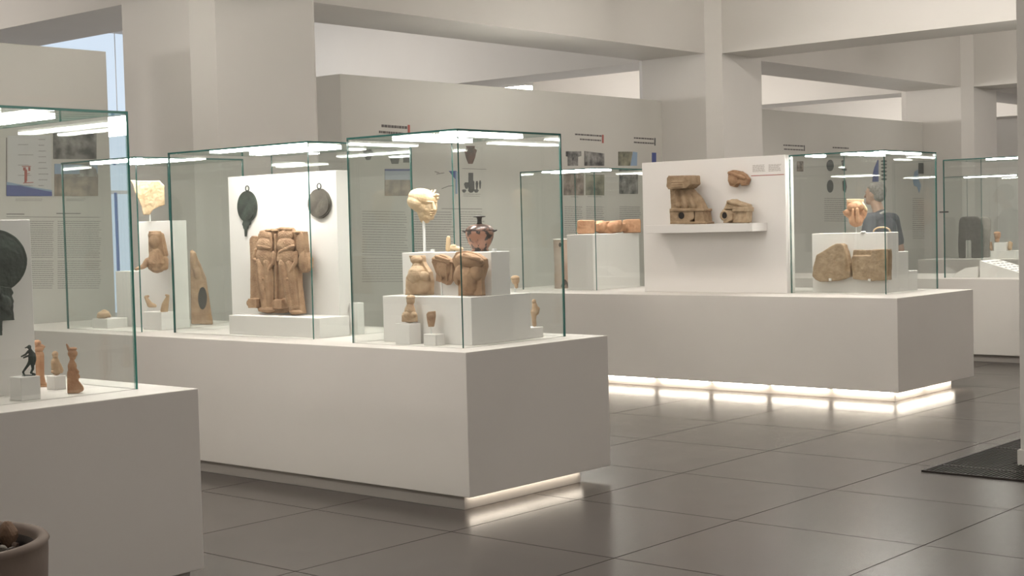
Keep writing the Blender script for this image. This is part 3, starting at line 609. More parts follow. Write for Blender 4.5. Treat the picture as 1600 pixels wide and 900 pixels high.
o = carve(V, 'terracotta_figurine', M_terra_pale, [ve(1325, 518, 16, 18), vc(1330, 540, 18, 1335, 590, 28), ve(1350, 570, 16, 18), vc(1325, 590, 24, 1325, 640, 15), vc(1325, 640, 15, 1328, 680, 16)], 0.45, 3, 0.4, 1.5)
tag(sit(o, zs_), 'small pale clay figure on the lowest white step at the case corner', 'figurine')

# panel with shelf on the right plinth ---------------------------------
XR = 12.047
yA, yB = 7.035, at(1005, 350, 0, XR).y
zt = at(1229, 241.5, 0, XR).z
tag(box('display_board', XR, XR+0.15, yA, yB, 0.9, zt, M_white, None, 0.003), 'wide white panel carrying a shelf with two clay building models', 'display board')
ye = at(1199, 354, 0, XR).y; xf = at(1175, 354, 1, ye).x
yl = at(1008, 356, 0, xf).y; z1 = at(1175, 348.5, 1, ye).z; z0 = at(1175, 361.8, 1, ye).z
tag(box('wall_shelf', xf, XR-0.001, ye, yl, z0, z1, M_white, None, 0.003), 'white shelf fixed to the wide panel below the building models', 'shelf')
ks = 5.0; d1 = lambda x, y: (990+x/ks, 220+y/ks)
xm = (xf+XR)/2
V = View((xm, at(1074, 348, 0, xm).y, z1), 0)
def q1(pts): return [d1(*p) for p in pts]
t = thing('clay_building_model', V.A, 'taller brown clay building model with a round hole, left on the shelf', 'model')
o = carve(V, 'building', M_sand, [('p', q1([(258, 285), (270, 265), (440, 262), (447, 330), (410, 362), (270, 372), (256, 350)]), -22, 6), ('p', q1([(282, 365), (420, 355), (500, 440), (545, 530), (292, 535)]), -10, 6), ('p', q1([(278, 522), (548, 522), (552, 540), (278, 545)]), -17, 6),
    ('p', q1([(280, 530), (345, 530), (345, 600), (400, 600), (400, 535), (470, 535), (470, 600), (400, 642), (285, 642)]), -15, 6), ('p', q1([(285, 540), (340, 540), (340, 640), (285, 640)]), -15, 10), ('p', q1([(478, 540), (545, 540), (560, 640), (478, 640)]), -15, 6), ('p', q1([(285, 540), (565, 540), (565, 640), (285, 640)]), -4, 6), ('p', q1([(285, 625), (570, 625), (570, 642), (285, 642)]), -16, 6)]
    + [('c', 990+373/ks+6.2*math.cos(a_*PI/8), 220+577/ks+7.4*math.sin(a_*PI/8), 2.2, 990+373/ks+6.2*math.cos((a_+1)*PI/8), 220+577/ks+7.4*math.sin((a_+1)*PI/8), 2.2, -13, -13) for a_ in range(16)]
    + [('c', *d1(300, 315+i*18), 1.2, *d1(380, 312+i*18), 1.2, -22, -22) for i in range(3)] + [('c', *d1(330+i*45, 390), 2.5, *d1(350+i*60, 500), 4, -10, -12) for i in range(3)], 0.7, 2, 0.8, 4, t)
bm = bmesh.new(); V.poly(bm, oval(990+373/ks, 220+577/ks, 4.4, 5.2, 24), -15.6, -12); finish(bm, 'hole', M_dark, t)  # dark plug in place of the shaded hollow
dz = min(v.co.z for v in o.data.vertices)
for c_ in t.children: c_.data.transform(Matrix.Translation((0, 0, -dz)))
V = View((xm, at(1146, 347, 0, xm).y, z1), 0)
t = thing('clay_building_model', V.A, 'broken lower clay building model with a gable, right on the shelf', 'model')
o = carve(V, 'building', M_sand_pale, [('p', q1([(715, 500), (730, 465), (765, 448), (800, 465), (880, 490), (890, 515), (700, 530)]), -10, 6), ('p', q1([(672, 575), (690, 540), (740, 535), (772, 560), (768, 610), (720, 636), (690, 610)]), -16, 10), ('p', q1([(770, 512), (888, 512), (885, 545), (770, 545)]), -14, 6), ('p', q1([(780, 540), (885, 540), (878, 632), (775, 632)]), -11, 6), ('p', q1([(690, 530), (880, 530), (880, 635), (700, 635)]), -4, 6), ('c', *d1(820, 548), 1, *d1(808, 605), 1, -11, -11), ('c', *d1(740, 470), 3, *d1(870, 500), 3, -11, -11)]
    + [('c', 990+710/ks+5.5*math.cos(a_*PI/8), 220+577/ks+6.6*math.sin(a_*PI/8), 2, 990+710/ks+5.5*math.cos((a_+1)*PI/8), 220+577/ks+6.6*math.sin((a_+1)*PI/8), 2, -15, -15) for a_ in range(16)], 0.6, 2, 0.8, 4, t)
bm = bmesh.new(); V.poly(bm, oval(990+710/ks, 220+577/ks, 3.8, 4.8, 24), -17, -12); finish(bm, 'hole', M_dark, t)  # plug coloured dark for the shade in the hole
dz = min(v.co.z for v in o.data.vertices)
for c_ in t.children: c_.data.transform(Matrix.Translation((0, 0, -dz)))
V = View(at(1153, 280, 0, XR-0.06), 0)
fr_ = thing('clay_fragment', at(1153, 280, 0, XR-0.03), 'fan-shaped brown clay fragment fixed high on the wide panel', 'clay fragment')
carve(V, 'fragment', M_terra, [('p', q1([(738, 240), (775, 228), (830, 240), (865, 265), (890, 300), (875, 345), (840, 352), (826, 330), (800, 338), (785, 362), (750, 350), (735, 310)]), -3, 8), ('c', *d1(745, 250), 2.5, *d1(860, 290), 2.5, -4, -4), ('e', *d1(775, 300), 7, 9, 4, -3)], 0.6, 2, 0.8, 3, fr_)
bm = bmesh.new(); cq = at(1153, 276, 0, XR-0.06); tube(bm, cq, cq+Vector((0.061, 0, 0)), 0.008); finish(bm, 'mount_pin', M_clear, fr_)
M_ink = mat('print_grey', (0.13, 0.12, 0.115), 0.7); M_inkl = mat('print_light_grey', (0.42, 0.385, 0.35), 0.7); M_red = mat('print_red', (0.38, 0.10, 0.08), 0.6)
lab = thing('wall_label', at(1199, 263, 0, XR), 'pale printed label with a red line on the wide panel corner', 'label')
def lines(name, rows, ax, v, m, parent, t=0.0015, th=None):
    bm = bmesh.new(); off = Vector((-t, 0, 0)) if ax == 0 else Vector((0, -t, 0))
    for (x0, ya_, x1, yb_, h) in rows: prism(bm, [at(x0, ya_-h/2, ax, v), at(x1, yb_-h/2, ax, v), at(x1, yb_+h/2, ax, v), at(x0, ya_+h/2, ax, v)], off)
    return finish(bm, name, m, parent)
def para(x0, x1, y0, y1, n, slope, h=0.9, jitter=0.15, gap=0.0):
    r = []
    for i in range(n):
        y = y0+(y1-y0)*i/max(1, n-1); e_ = x1-(x1-x0)*random.uniform(0, jitter)
        x = x0
        while x < e_-0.3:
            w_ = min(random.uniform(1.8, 5.0), e_-x); r.append((x, y+slope*(x-x0), x+w_, y+slope*(x+w_-x0), h)); x += w_+0.7
    return r
lines('text_block', para(1176, 1196, 258.5, 268.5, 8, -0.045, 0.6), 0, XR, M_inkl, lab); lines('text_block', para(1201, 1221, 257.5, 267.5, 8, -0.045, 0.6), 0, XR, M_inkl, lab)
lines('red_line', [(1173.5, 274.8, 1225, 272.6, 1.1)], 0, XR, M_red, lab)

# case with the slabs ---------------------------------------------------
yR = 6.14; xR = at(1388, 458, 1, yR).x
yRl = at(1270, 458, 0, xR).y; zR = at(1388, 363, 1, yR).z
xa, xb_, xc = at(1405, 458, 1, yR).x, at(1420, 458, 1, yR).x, at(1434, 455, 1, yR).x
tag(box('display_block', xR, xa, yR, yRl, 0.9, zR, M_white, None, 0.003), 'tall white block backing the two brown stone slabs', 'display block')
tag(box('display_step', xa+0.001, xb_, yR, yRl, 0.9, at(1412, 393, 1, yR).z, M_white, None, 0.003), 'middle white step right of the slab block', 'display block')
tag(box('display_step', xb_+0.001, xc, yR, yRl, 0.9, at(1427, 423, 1, yR).z, M_white, None, 0.003), 'low white step right of the slab block, above the plinth end', 'display block')
kq = 5.294; e1 = lambda x, y: (1230+x/kq, 290+y/kq)
def slab(name, outline, extra, label, m, clip):
    cx = sum(p[0] for p in outline)/len(outline); cy = max(p[1] for p in outline)
    A = at(cx, cy, 0, xR-0.06); V = View(A); t = thing(name, A, label, 'stone slab')
    bm = bmesh.new(); prism(bm, [at(x, y, 0, xR-0.085) for x, y in outline], Vector((0.083, 0, 0)))
    for kind, pts, dd in extra: prism(bm, [at(x, y, 0, xR-0.085-dd) for x, y in pts], Vector((dd+0.04, 0, 0)))
    me = bake(bm, 0.006, 2, 0.012, 0.05); o = link('slab', me, m); me.transform(Matrix.Translation(-Vector(A))); o.parent = t
    c_ = at(clip[0], clip[1], 0, xR-0.09)
    bm = bmesh.new(); abox(bm, c_.x-0.008, xR, c_.y-0.012, c_.y+0.012, c_.z-0.012, c_.z+0.012); finish(bm, 'mount_clip', M_white, t, False, 0.003)
slab('stone_slab', [e1(*q) for q in [(205, 750), (212, 680), (240, 575), (300, 540), (340, 510), (400, 482), (440, 480), (462, 492), (490, 580), (520, 700), (512, 755), (460, 775), (400, 790), (270, 795), (235, 780)]], [], 'rounded brown stone slab with a broken edge, left of two', M_sand, e1(355, 778))
slab('stone_slab', [e1(*q) for q in [(530, 600), (540, 582), (690, 580), (702, 530), (832, 526), (836, 600), (832, 782), (700, 790), (540, 772)]], [('p', [e1(*q) for q in [(538, 590), (545, 530), (700, 530), (700, 590)]], -0.03)], 'squared brown stone slab with a cut notch, right of two', M_sand, e1(680, 782))
V = View(((xR+xa)/2, at(1337, 363, 0, (xR+xa)/2).y, zR))
t = thing('krater_fragment', V.A, 'pinkish clay vessel fragment with a pale rim on a thin rod', 'clay fragment')
carve(V, 'vessel', M_terra_red, [('p', [e1(492, 130), e1(632, 130), e1(640, 190), e1(662, 210), e1(655, 250), e1(630, 290), e1(615, 330), e1(565, 345), e1(520, 320), e1(505, 270), e1(470, 245), e1(458, 215), e1(495, 195)], -2, 6), ('e', *e1(570, 175), 13, 9, 9), ('e', *e1(492, 222), 4, 5, 4, 0), ('e', *e1(640, 222), 4, 6, 4, 0), ('e', *e1(570, 290), 11, 10, 7, -1), ('c', *e1(580, 200), 3, *e1(585, 300), 3, -9, -8), ('c', *e1(545, 200), 2, *e1(540, 290), 3, -8, -7)], 0.5, 2, 0.6, 2.5, t)
carve(V, 'rim', M_marble, [('p', [e1(490, 110), e1(636, 112), e1(634, 138), e1(495, 138)], -3, 6), ('c', *e1(625, 150), 2.2, *e1(655, 200), 2.2, -3, -3)], 0.5, 2, 0.4, 2, t)
q = V.p(1338, 353); rod(q.x, q.y, zR, q.z, t, 0.005)
V = View((xR+0.08, at(1378, 363, 0, xR+0.08).y, zR))
o = carve(V, 'stone_arch', M_marble, [('c', 1378+13*math.cos(a_), 363-6.5*math.sin(a_), 1.3, 1378+13*math.cos(b2), 363-6.5*math.sin(b2), 1.3) for a_, b2 in ((i*PI/10, (i+1)*PI/10) for i in range(10))], 0.5, 2)
tag(sit(o, zR), 'thin pale arched bowl edge on top of the slab block', 'clay fragment')
q = V.p(1349, 362); bm = bmesh.new(); lathe(bm, [(0, 0), (0.022, 0), (0.024, 0.008), (0.016, 0.016), (0, 0.016)], (q.x, q.y, zR), 20)
tag(origin(finish(bm, 'acrylic_clip', M_clear, None, True), (q.x, q.y, zR)), 'small clear round clip beside the pinkish vessel fragment', 'display clip')

# case behind, on the same plinth ---------------------------------------
zo = at(931, 366, 1, 9.45).z
tag(box('display_block', 12.2, 13.03, 9.45, 9.80, 0.9, zo, M_white, None, 0.003), 'large plain white block under the orange three-lobed clay piece', 'display block')
V = View((12.50, at(952, 366, 0, 12.50).y, zo))
k8 = 6.43; m8 = lambda x, y: (870+x/k8, 230+y/k8)
o = carve(V, 'lobed_clay_block', M_terra_red, [('p', [m8(205, 745), m8(230, 735), m8(375, 735), m8(382, 760), m8(378, 870), m8(215, 875), m8(200, 850)], 2, 24), ('p', [m8(388, 745), m8(460, 738), m8(480, 748), m8(560, 742), m8(650, 735), m8(658, 760), m8(655, 855), m8(560, 868), m8(430, 868), m8(390, 850)], 20, 44), ('p', [m8(662, 740), m8(700, 728), m8(835, 724), m8(845, 740), m8(845, 860), m8(668, 865)], 46, 66), ('p', [m8(360, 770), m8(420, 770), m8(420, 850), m8(360, 850)], 10, 36), ('p', [m8(640, 770), m8(690, 770), m8(690, 850), m8(640, 850)], 34, 60), ('e', *m8(440, 800), 9, 9, 6, 20), ('e', *m8(580, 800), 11, 9, 6, 20)], 0.8, 4, 0.8, 4)
tag(sit(o, zo), 'orange three-lobed clay block lying on the large plain block', 'clay block')
V = View((12.47, at(880, 452, 0, 12.47).y, 0.9)); s = V.s
M_cyl = mat('pinkish_stone', (0.46, 0.34, 0.27), 0.8, (0.58, 0.48, 0.40), 6, 0.3)
t = thing('stone_cylinder', V.A, 'pinkish stone column drum with a pale flat top and dark hole', 'stone column')
hcy = (at(880, 373, 0, 12.47)-V.A).z
bm = bmesh.new(); lathe(bm, [(0, 0.001), (13.6*s, 0.001), (13.4*s, 0.03), (13.0*s, hcy*0.5), (13.8*s, hcy-0.02), (13.8*s, hcy-0.012)], V.A, 40); finish(bm, 'shaft', M_cyl, t, True)
bm = bmesh.new(); lathe(bm, [(0, hcy-0.012), (14.4*s, hcy-0.012), (14.6*s, hcy-0.002), (14.0*s, hcy), (0, hcy)], V.A, 40); finish(bm, 'top', M_white, t)
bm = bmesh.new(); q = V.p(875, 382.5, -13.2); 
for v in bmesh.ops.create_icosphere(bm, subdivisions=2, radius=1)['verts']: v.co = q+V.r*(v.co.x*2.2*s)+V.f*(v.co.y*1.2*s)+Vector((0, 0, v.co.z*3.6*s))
finish(bm, 'hole', M_dark, t, True)  # dark ellipsoid on the shaft, coloured as a shaded hole
bm = bmesh.new(); V.poly(bm, [(881, 436), (884, 437), (888, 443), (891, 445), (891, 450), (888, 450), (885, 444), (881, 447), (878, 449), (876, 448)], -13.6, -10.5); finish(bm, 'dark_chip', M_bronze2, t)

# right border: sloping stand, ramp, far exhibits ------------------------
XW = 15.52
pw = [at(1531, 434.5, 0, XW), at(1531, 407, 0, XW), at(1553, 413.5, 0, XW), at(1589, 425, 0, XW)]
ya_ = pw[0].y; yb_ = pw[3].y-0.08
sl = (pw[1].z-pw[3].z)/(pw[1].y-pw[3].y); zl = pw[3].z-sl*0.08
t = thing('text_stand', (XW+0.25, (ya_+yb_)/2, 0.9), 'sloping white stand with lines of dark text beside the right border pillar', 'text stand')
bm = bmesh.new(); prism(bm, [Vector((XW, ya_, 0.9)), Vector((XW, ya_, pw[1].z)), Vector((XW, yb_, zl)), Vector((XW, yb_, 0.9))], Vector((0.5, 0, 0))); finish(bm, 'stand', M_white, t, False, 0.003)
bm = bmesh.new()
for i in range(6):
    y_ = ya_-0.06-(ya_-yb_-0.1)*i/6; z_ = pw[1].z-sl*(ya_-y_)
    for j_ in range(4):
        x_ = XW+0.05+j_*0.11; w_ = random.uniform(0.05, 0.09)
        prism(bm, [Vector((x_, y_, z_)), Vector((x_+w_, y_, z_)), Vector((x_+w_, y_-0.012, z_-0.012*sl)), Vector((x_, y_-0.012, z_-0.012*sl))], Vector((0, 0, 0.0015)))
finish(bm, 'text_block', M_ink, t)
pts = [(1487, 434.3), (1493, 428.5), (1508, 420), (1528.5, 417.5), (1528.5, 434.3)]
o = plate('display_ramp', pts, 0, XW+0.06, 0.3, M_white, None, 0.003); o.location.z = 0.9
tag(o, 'low white ramp left of the sloping text stand', 'display block')
M_basalt = mat('dark_grey_stone', (0.035, 0.03, 0.027), 0.8, (0.065, 0.058, 0.052), 5, 0.3)
M_greyst = mat('mid_grey_stone', (0.15, 0.135, 0.12), 0.85, (0.22, 0.20, 0.175), 5, 0.3)
kf = 6.43; w1 = lambda x, y: (1460+x/kf, 310+y/kf)
V = View((22.45, at(1518, 402, 0, 22.45).y, 0.9))
o = carve(V, 'stone_block', M_basalt, [('p', [w1(*q) for q in [(245, 592), (238, 450), (242, 350), (246, 235), (258, 195), (285, 178), (430, 175), (470, 205), (490, 260), (500, 400), (495, 592), (372, 592), (370, 412), (316, 412), (312, 592)]], -10, 14)], 0.9, 3, 0.8, 6)
tag(sit(o, 0.9), 'dark grey stone block with rounded shoulders and a slot, on the farthest plinth', 'sculpture')
V = View((22.75, at(1540, 402, 0, 22.75).y, 0.9))
o = carve(V, 'stone_slab', M_greyst, [('p', [w1(*q) for q in [(480, 592), (450, 300), (452, 200), (475, 184), (540, 186), (568, 215), (570, 300), (560, 420), (556, 592)]], -4, 8)], 0.9, 3, 0.6, 6)
tag(sit(o, 0.9), 'mid-grey stone slab right behind the dark slotted block', 'stone slab')
ya2, yb2 = at(1548, 400, 0, 22.3).y, at(1587, 400, 0, 22.3).y
zk = at(1560, 392, 0, 22.3).z
tag(box('display_block', 22.3, 22.6, yb2, ya2, 0.9, zk, M_white, None, 0.003), 'long flat white block on the farthest plinth by the right border', 'display block')
yc, yd = at(1553, 386, 0, 22.35).y, at(1572, 386, 0, 22.35).y
zk2 = at(1560, 379, 0, 22.35).z
tag(box('display_block', 22.35, 22.5, yd, yc, zk, zk2, M_white, None, 0.003), 'little white block stacked on the long flat one under a red head', 'display block')
for (px_, pb, prs, m_, zz_, nm, ct, xx) in (
    (1558.5, 379, [('e', 1558.5, 371, 5, 6, 5), ('e', 1558, 367.5, 5.4, 3, 5), ('c', 1558.5, 374, 3, 1558, 378, 4)], M_terra_red, zk2, 'tiny reddish clay head on the little stacked block, far right', 'sculpture', 22.42),
    (1548.6, 392, [('c', 1548.3, 380, 2, 1549, 390, 2.6), ('e', 1548.6, 388, 2.6, 3, 3)], M_terra, zk, 'tiny brown clay piece left of the little stacked block', 'clay fragment', 22.42),
    (1578.5, 392, [('c', 1578, 381, 2.5, 1578, 390, 3.4), ('e', 1579, 384, 3.4, 5, 3)], M_terra_pale, zk, 'tiny pale clay piece right of the little stacked block', 'clay fragment', 22.42)):
    V = View((xx, at(px_, pb, 0, xx).y, zz_))
    tag(sit(carve(V, 'clay_fragment', m_, prs, 0.45, 2), zz_), nm, ct)

# ------------------------------------------------------------------ printed texts and pictures on the panel walls
M_photo1 = mat('print_photo_grey', (0.04, 0.04, 0.04), 0.6, (0.34, 0.33, 0.31), 9, detail=8)
M_photo2 = mat('print_photo_brown', (0.09, 0.065, 0.055), 0.6, (0.40, 0.33, 0.28), 9, detail=8)
M_photo3 = mat('print_photo_olive', (0.08, 0.08, 0.06), 0.6, (0.30, 0.29, 0.21), 8, detail=6)
M_blue = mat('print_blue', (0.075, 0.10, 0.27), 0.6); M_lblue = mat('print_light_blue', (0.27, 0.37, 0.50), 0.6); M_dkgrey = mat('print_dark_grey', (0.09, 0.09, 0.09), 0.6)
M_paper = mat('print_pale_ground', (0.60, 0.60, 0.59), 0.6); M_pale = mat('print_pale_blue', (0.38, 0.43, 0.50), 0.6); M_brown = mat('print_vase_brown', (0.16, 0.09, 0.07), 0.6, (0.05, 0.035, 0.03), 14)
M_line = mat('print_text_line', (0.24, 0.23, 0.22), 0.7); M_sandp = mat('print_sand', (0.42, 0.34, 0.27), 0.6, (0.16, 0.14, 0.12), 9)
SA = 0.074
def info(label, anchor, v): return thing('information_panel', at(*anchor, 1, v), label, 'information panel', None)
def pic(parent, name, pts, v, m, t=0.004):
    bm = bmesh.new(); prism(bm, [at(x, y, 1, v) for x, y in pts], Vector((0, -t, 0))); return finish(bm, name, m, parent)
def rect(x0, y0, x1, y1, sl=0.06): return [(x0, y0), (x1, y0+sl*(x1-x0)), (x1, y1+sl*0.5*(x1-x0)), (x0, y1)]
def urn(cx, y0, y1, w): h = y1-y0; return [(cx-w*.35, y0), (cx+w*.35, y0), (cx+w*.3, y0+h*.12), (cx+w*.5, y0+h*.25), (cx+w*.42, y0+h*.42), (cx+w*.34, y0+h*.68), (cx+w*.16, y1), (cx-w*.16, y1), (cx-w*.34, y0+h*.68), (cx-w*.42, y0+h*.42), (cx-w*.5, y0+h*.25), (cx-w*.3, y0+h*.12)]
v = YA-0.0008
t = info('wall text and pictures behind the cream head, with red heading bar', (620, 320), v)
lines('heading', para(596, 636, 196.5, 196.5, 1, 0.075, 4.2, 0), 1, v, M_ink, t); lines('subheading', para(592, 629, 206, 206, 1, 0.075, 3.6, 0), 1, v, M_ink, t); lines('accent_bar', [(637, 201, 640.5, 201.4, 12)], 1, v, M_red, t)
pic(t, 'picture', urn(575, 233, 250, 16), v, M_dkgrey); pic(t, 'picture', [(606, 236), (618, 233), (626, 240), (622, 256), (612, 256)], v, M_dkgrey); pic(t, 'picture', [(630, 238), (640, 236), (642, 254), (630, 254)], v, M_dkgrey)
pic(t, 'photo_sky', rect(601, 267, 641, 281, 0), v, M_pale); pic(t, 'photo_ground', rect(601, 281, 641, 306, 0), v, M_sandp, 0.0042); pic(t, 'photo_border', rect(601, 264, 642.5, 267, 0), v, M_blue)
lines('text_block', para(566, 638, 330, 398, 18, 0.02, 1.0, 0.1), 1, v, M_line, t); lines('text_block', para(566, 636, 404, 440, 10, -0.005, 1.0, 0.1), 1, v, M_line, t)
t = info('wall text with a painted urn picture behind the lidded pot', (735, 320), v)
pic(t, 'picture', urn(735, 228, 256, 20), v, M_brown)
for pts in ([(732, 270), (739, 270), (739, 282), (741, 284), (741, 298), (732, 298)], urn(729, 285, 295, 8), urn(736, 296, 301, 10), urn(745, 283, 296, 4), urn(750, 282, 295, 3), urn(725, 296, 301, 7), urn(744, 296, 301, 8)): pic(t, 'picture', pts, v, M_dkgrey)
lines('caption', para(724, 752, 303, 306, 2, 0.02, 0.8, 0.1), 1, v, M_line, t); lines('rule', [(722, 263.5, 760, 264.5, 0.8), (690, 326, 753, 326.6, 1.0)], 1, v, M_line, t)
pic(t, 'map_sea', [(701, 267), (713, 267), (713, 282), (708, 276)], v, M_blue); pic(t, 'map_sea', [(711.5, 268), (714.5, 268), (714.5, 303), (711.5, 303)], v, M_lblue, 0.0044)
lines('map_coast', [(679, 268, 686, 270, 1), (682, 272, 694, 270, 1), (690, 295, 700, 291, 1), (700, 291, 709, 290, 1)], 1, v, M_ink, t)
lines('text_block', para(644, 712, 331, 400, 19, 0.01, 1.0, 0.12), 1, v, M_line, t); lines('text_block', para(718, 757, 331, 390, 17, 0.01, 1.0, 0.12), 1, v, M_line, t)
t = info('wall text with four photographs and red heading bar, left of the wide panel', (910, 320), v)
lines('heading', para(898.5, 940, 209.8, 209.8, 1, 0.065, 2.4, 0), 1, v, M_ink, t); lines('subheading', para(906, 939, 217.5, 217.5, 1, 0.065, 2.2, 0), 1, v, M_ink, t); lines('accent_bar', [(940.6, 217, 943.2, 217.2, 13)], 1, v, M_red, t)
pic(t, 'photo', [(884, 236.5), (908, 236.5), (908, 244), (903, 245), (903, 259), (887, 259), (887, 245), (884, 244)], v, M_photo1); pic(t, 'photo', [(913, 236), (944, 240), (944, 259), (913, 259)], v, M_photo1); pic(t, 'photo', rect(880.5, 271, 912, 305, 0.02), v, M_photo2); pic(t, 'photo', rect(915, 272, 944, 305, 0.03), v, M_photo3)
lines('caption', para(892, 904, 307.5, 307.5, 1, 0.02, 0.8, 0) + para(918, 940, 307, 307, 1, 0.02, 0.8, 0), 1, v, M_line, t)
lines('text_block', para(882, 911, 323, 392, 22, 0.02, 0.9, 0.1), 1, v, M_line, t); lines('text_block', para(916, 944, 323, 392, 22, 0.02, 0.9, 0.1), 1, v, M_line, t)
t = info('wall text with two photographs and a blue strip by the far panel end', (990, 320), v)
lines('heading', para(990.5, 1022, 215.5, 215.5, 1, 0.06, 2.2, 0), 1, v, M_ink, t); lines('subheading', para(990.5, 1022, 222.3, 222.3, 1, 0.06, 2.2, 0), 1, v, M_ink, t); lines('accent_bar', [(1022.5, 221.5, 1024.2, 221.6, 12)], 1, v, M_dkgrey, t)
pic(t, 'photo', [(966, 237), (988, 237), (984, 259), (966, 259)], v, M_photo3); pic(t, 'photo', [(989, 237), (995.5, 238), (995, 259), (985, 259)], v, M_lblue); pic(t, 'photo', rect(967.5, 272, 996.5, 303, 0.02), v, M_photo1); pic(t, 'blue_strip', rect(1018.5, 238.5, 1025, 254, 0.02), v, M_blue)
lines('text_block', para(968, 1002, 323, 350, 10, 0.02, 0.9, 0.1), 1, v, M_line, t)
t = info('wall text with dark oval pictures behind the slab case', (1300, 320), v)
lines('heading', para(1224, 1256, 226.8, 226.8, 1, 0.05, 2.0, 0), 1, v, M_ink, t); lines('subheading', para(1225, 1256, 233, 233, 1, 0.05, 1.8, 0), 1, v, M_ink, t); lines('accent_bar', [(1256.3, 231.5, 1257.4, 231.6, 9)], 1, v, M_dkgrey, t)
for pts in (oval(1297, 258.5, 5.5, 9, 24), oval(1297, 291, 5, 10, 24)): pic(t, 'picture', pts, v, M_dkgrey)
for pts in ([(1314, 251), (1318, 250), (1318, 258), (1323, 265), (1322, 267), (1315, 266), (1316, 259)], [(1316, 283), (1321, 281), (1323, 292), (1321, 301), (1317, 298)]): pic(t, 'picture', pts, v, M_dkgrey)
pic(t, 'picture', rect(1245, 252, 1255, 268, 0), v, M_photo2)
lines('text_block', para(1288, 1325, 310, 345, 12, 0.01, 0.9, 0.12), 1, v, M_line, t)
t = info('wall text with a tall blue spear-shaped picture and blue map', (1380, 280), v)
lines('heading', para(1301, 1326, 230.5, 230.5, 1, 0.05, 2.0, 0), 1, v, M_ink, t)
pic(t, 'picture', [(1371, 250), (1372.5, 250), (1372.5, 284), (1363, 284), (1364, 270), (1366, 262)], v, M_blue)
for y_ in (252, 257, 262, 268, 274, 280): pic(t, 'picture', oval(1381, y_, 4.5, 2.0, 12), v, M_dkgrey)
pic(t, 'map', [(1429, 268), (1434, 265), (1435, 280), (1439, 290), (1436, 302), (1433, 292), (1428, 290), (1426, 280)], v, M_lblue); pic(t, 'photo', rect(1435, 254.5, 1450, 271.5, 0.01), v, M_dkgrey)
lines('text_block', para(1426, 1454, 310, 372, 20, 0.005, 0.9, 0.12), 1, v, M_line, t)
v = YL-0.0008
t = info('wall text with a red and blue map and two photographs at the left edge', (80, 330), v)
pic(t, 'map_ground', rect(12, 212, 80, 306, 0.0), v, M_paper, 0.002)
pic(t, 'map_sea', [(10, 289), (30, 290), (60, 296), (81, 300), (81, 306.5), (10, 306.5)], v, M_blue); pic(t, 'map_shelf', [(10, 284), (30, 288), (55, 293), (81, 297), (81, 302), (50, 298), (10, 292)], v, M_lblue, 0.0034)
lines('map_border', [(9.5, 260, 10.8, 260, 90)], 1, v, M_ink, t)
lines('red_plan', [(34, 260, 48, 260, 1.2), (36, 264, 40, 264, 5), (44, 264, 47, 264, 6), (38, 274, 42, 274, 18), (40, 272, 46, 271, 1), (36, 286, 52, 285, 1.2), (38, 281, 41, 281, 8)], 1, v, M_red, t, 0.0045)
lines('map_labels', para(60, 76, 218, 290, 9, 0.0, 0.8, 0.5) + para(28, 56, 226, 290, 5, 0.0, 0.7, 0.5), 1, v, M_ink, t, 0.0042)
pic(t, 'photo', rect(83, 206, 150.5, 248.5, 0.01), v, M_photo1)
pic(t, 'photo_sky', rect(85, 256, 152, 273, 0.0), v, M_lblue); pic(t, 'photo_ground', rect(85, 272, 153, 306.5, 0.0), v, M_sandp, 0.0042); pic(t, 'photo_rock', [(124, 262), (130, 256), (140, 258), (150, 264), (152, 276), (124, 276)], v, M_photo1, 0.0048)
lines('caption', para(24, 68, 311, 313.5, 2, 0.0, 0.8, 0.1) + para(104, 134, 311, 313.5, 2, 0.0, 0.8, 0.1), 1, v, M_line, t)
lines('heading', [(10, 334.5, 38, 334.6, 1.4)], 1, v, M_ink, t); lines('heading', [(88, 333.5, 126, 333.6, 1.4)], 1, v, M_ink, t); lines('rule', [(10, 338.8, 156, 339.5, 0.8)], 1, v, M_ink, t)
for x0, x1 in ((10, 40), (46, 84), (90, 158)): lines('text_block', para(x0, x1, 346, 402, 18, 0.0, 1.1, 0.06) + para(x0, x1, 408, 450, 14, 0.0, 1.1, 0.06), 1, v, M_line, t)

# ------------------------------------------------------------------ floor grating and planter
M_iron = mat('grating_iron', (0.035, 0.028, 0.024), 0.5, metal=0.4); M_pit = mat('grating_pit_shade', (0.012, 0.010, 0.009), 0.9)
t = thing('floor_grating', (8.9, 3.5, 0), 'dark metal floor grating at the foot of the right border pillar', 'grating')
bm = bmesh.new()
abox(bm, 8.5, 11.0, 3.66, 4.03, 0.0005, 0.002); abox(bm, 8.5, 9.02, 2.2, 3.66, 0.0005, 0.002); finish(bm, 'pit_shade', M_pit, t)  # near-black sheet on the floor, its colour stands for shade below the slats
bm = bmesh.new()
y_ = 2.22
while y_ < 4.02:
    abox(bm, 8.51, 9.02 if y_ < 3.66 else 11.0, y_, y_+0.009, 0.002, 0.010); y_ += 0.026
finish(bm, 'slats', M_iron, t)
bm = bmesh.new(); abox(bm, 8.5, 8.512, 2.2, 4.03, 0.0005, 0.011); abox(bm, 8.5, 11.0, 4.02, 4.032, 0.0005, 0.011); abox(bm, 8.76, 8.775, 2.2, 4.02, 0.002, 0.011); abox(bm, 9.6, 9.615, 3.66, 4.02, 0.002, 0.011)
finish(bm, 'frame', M_iron, t)

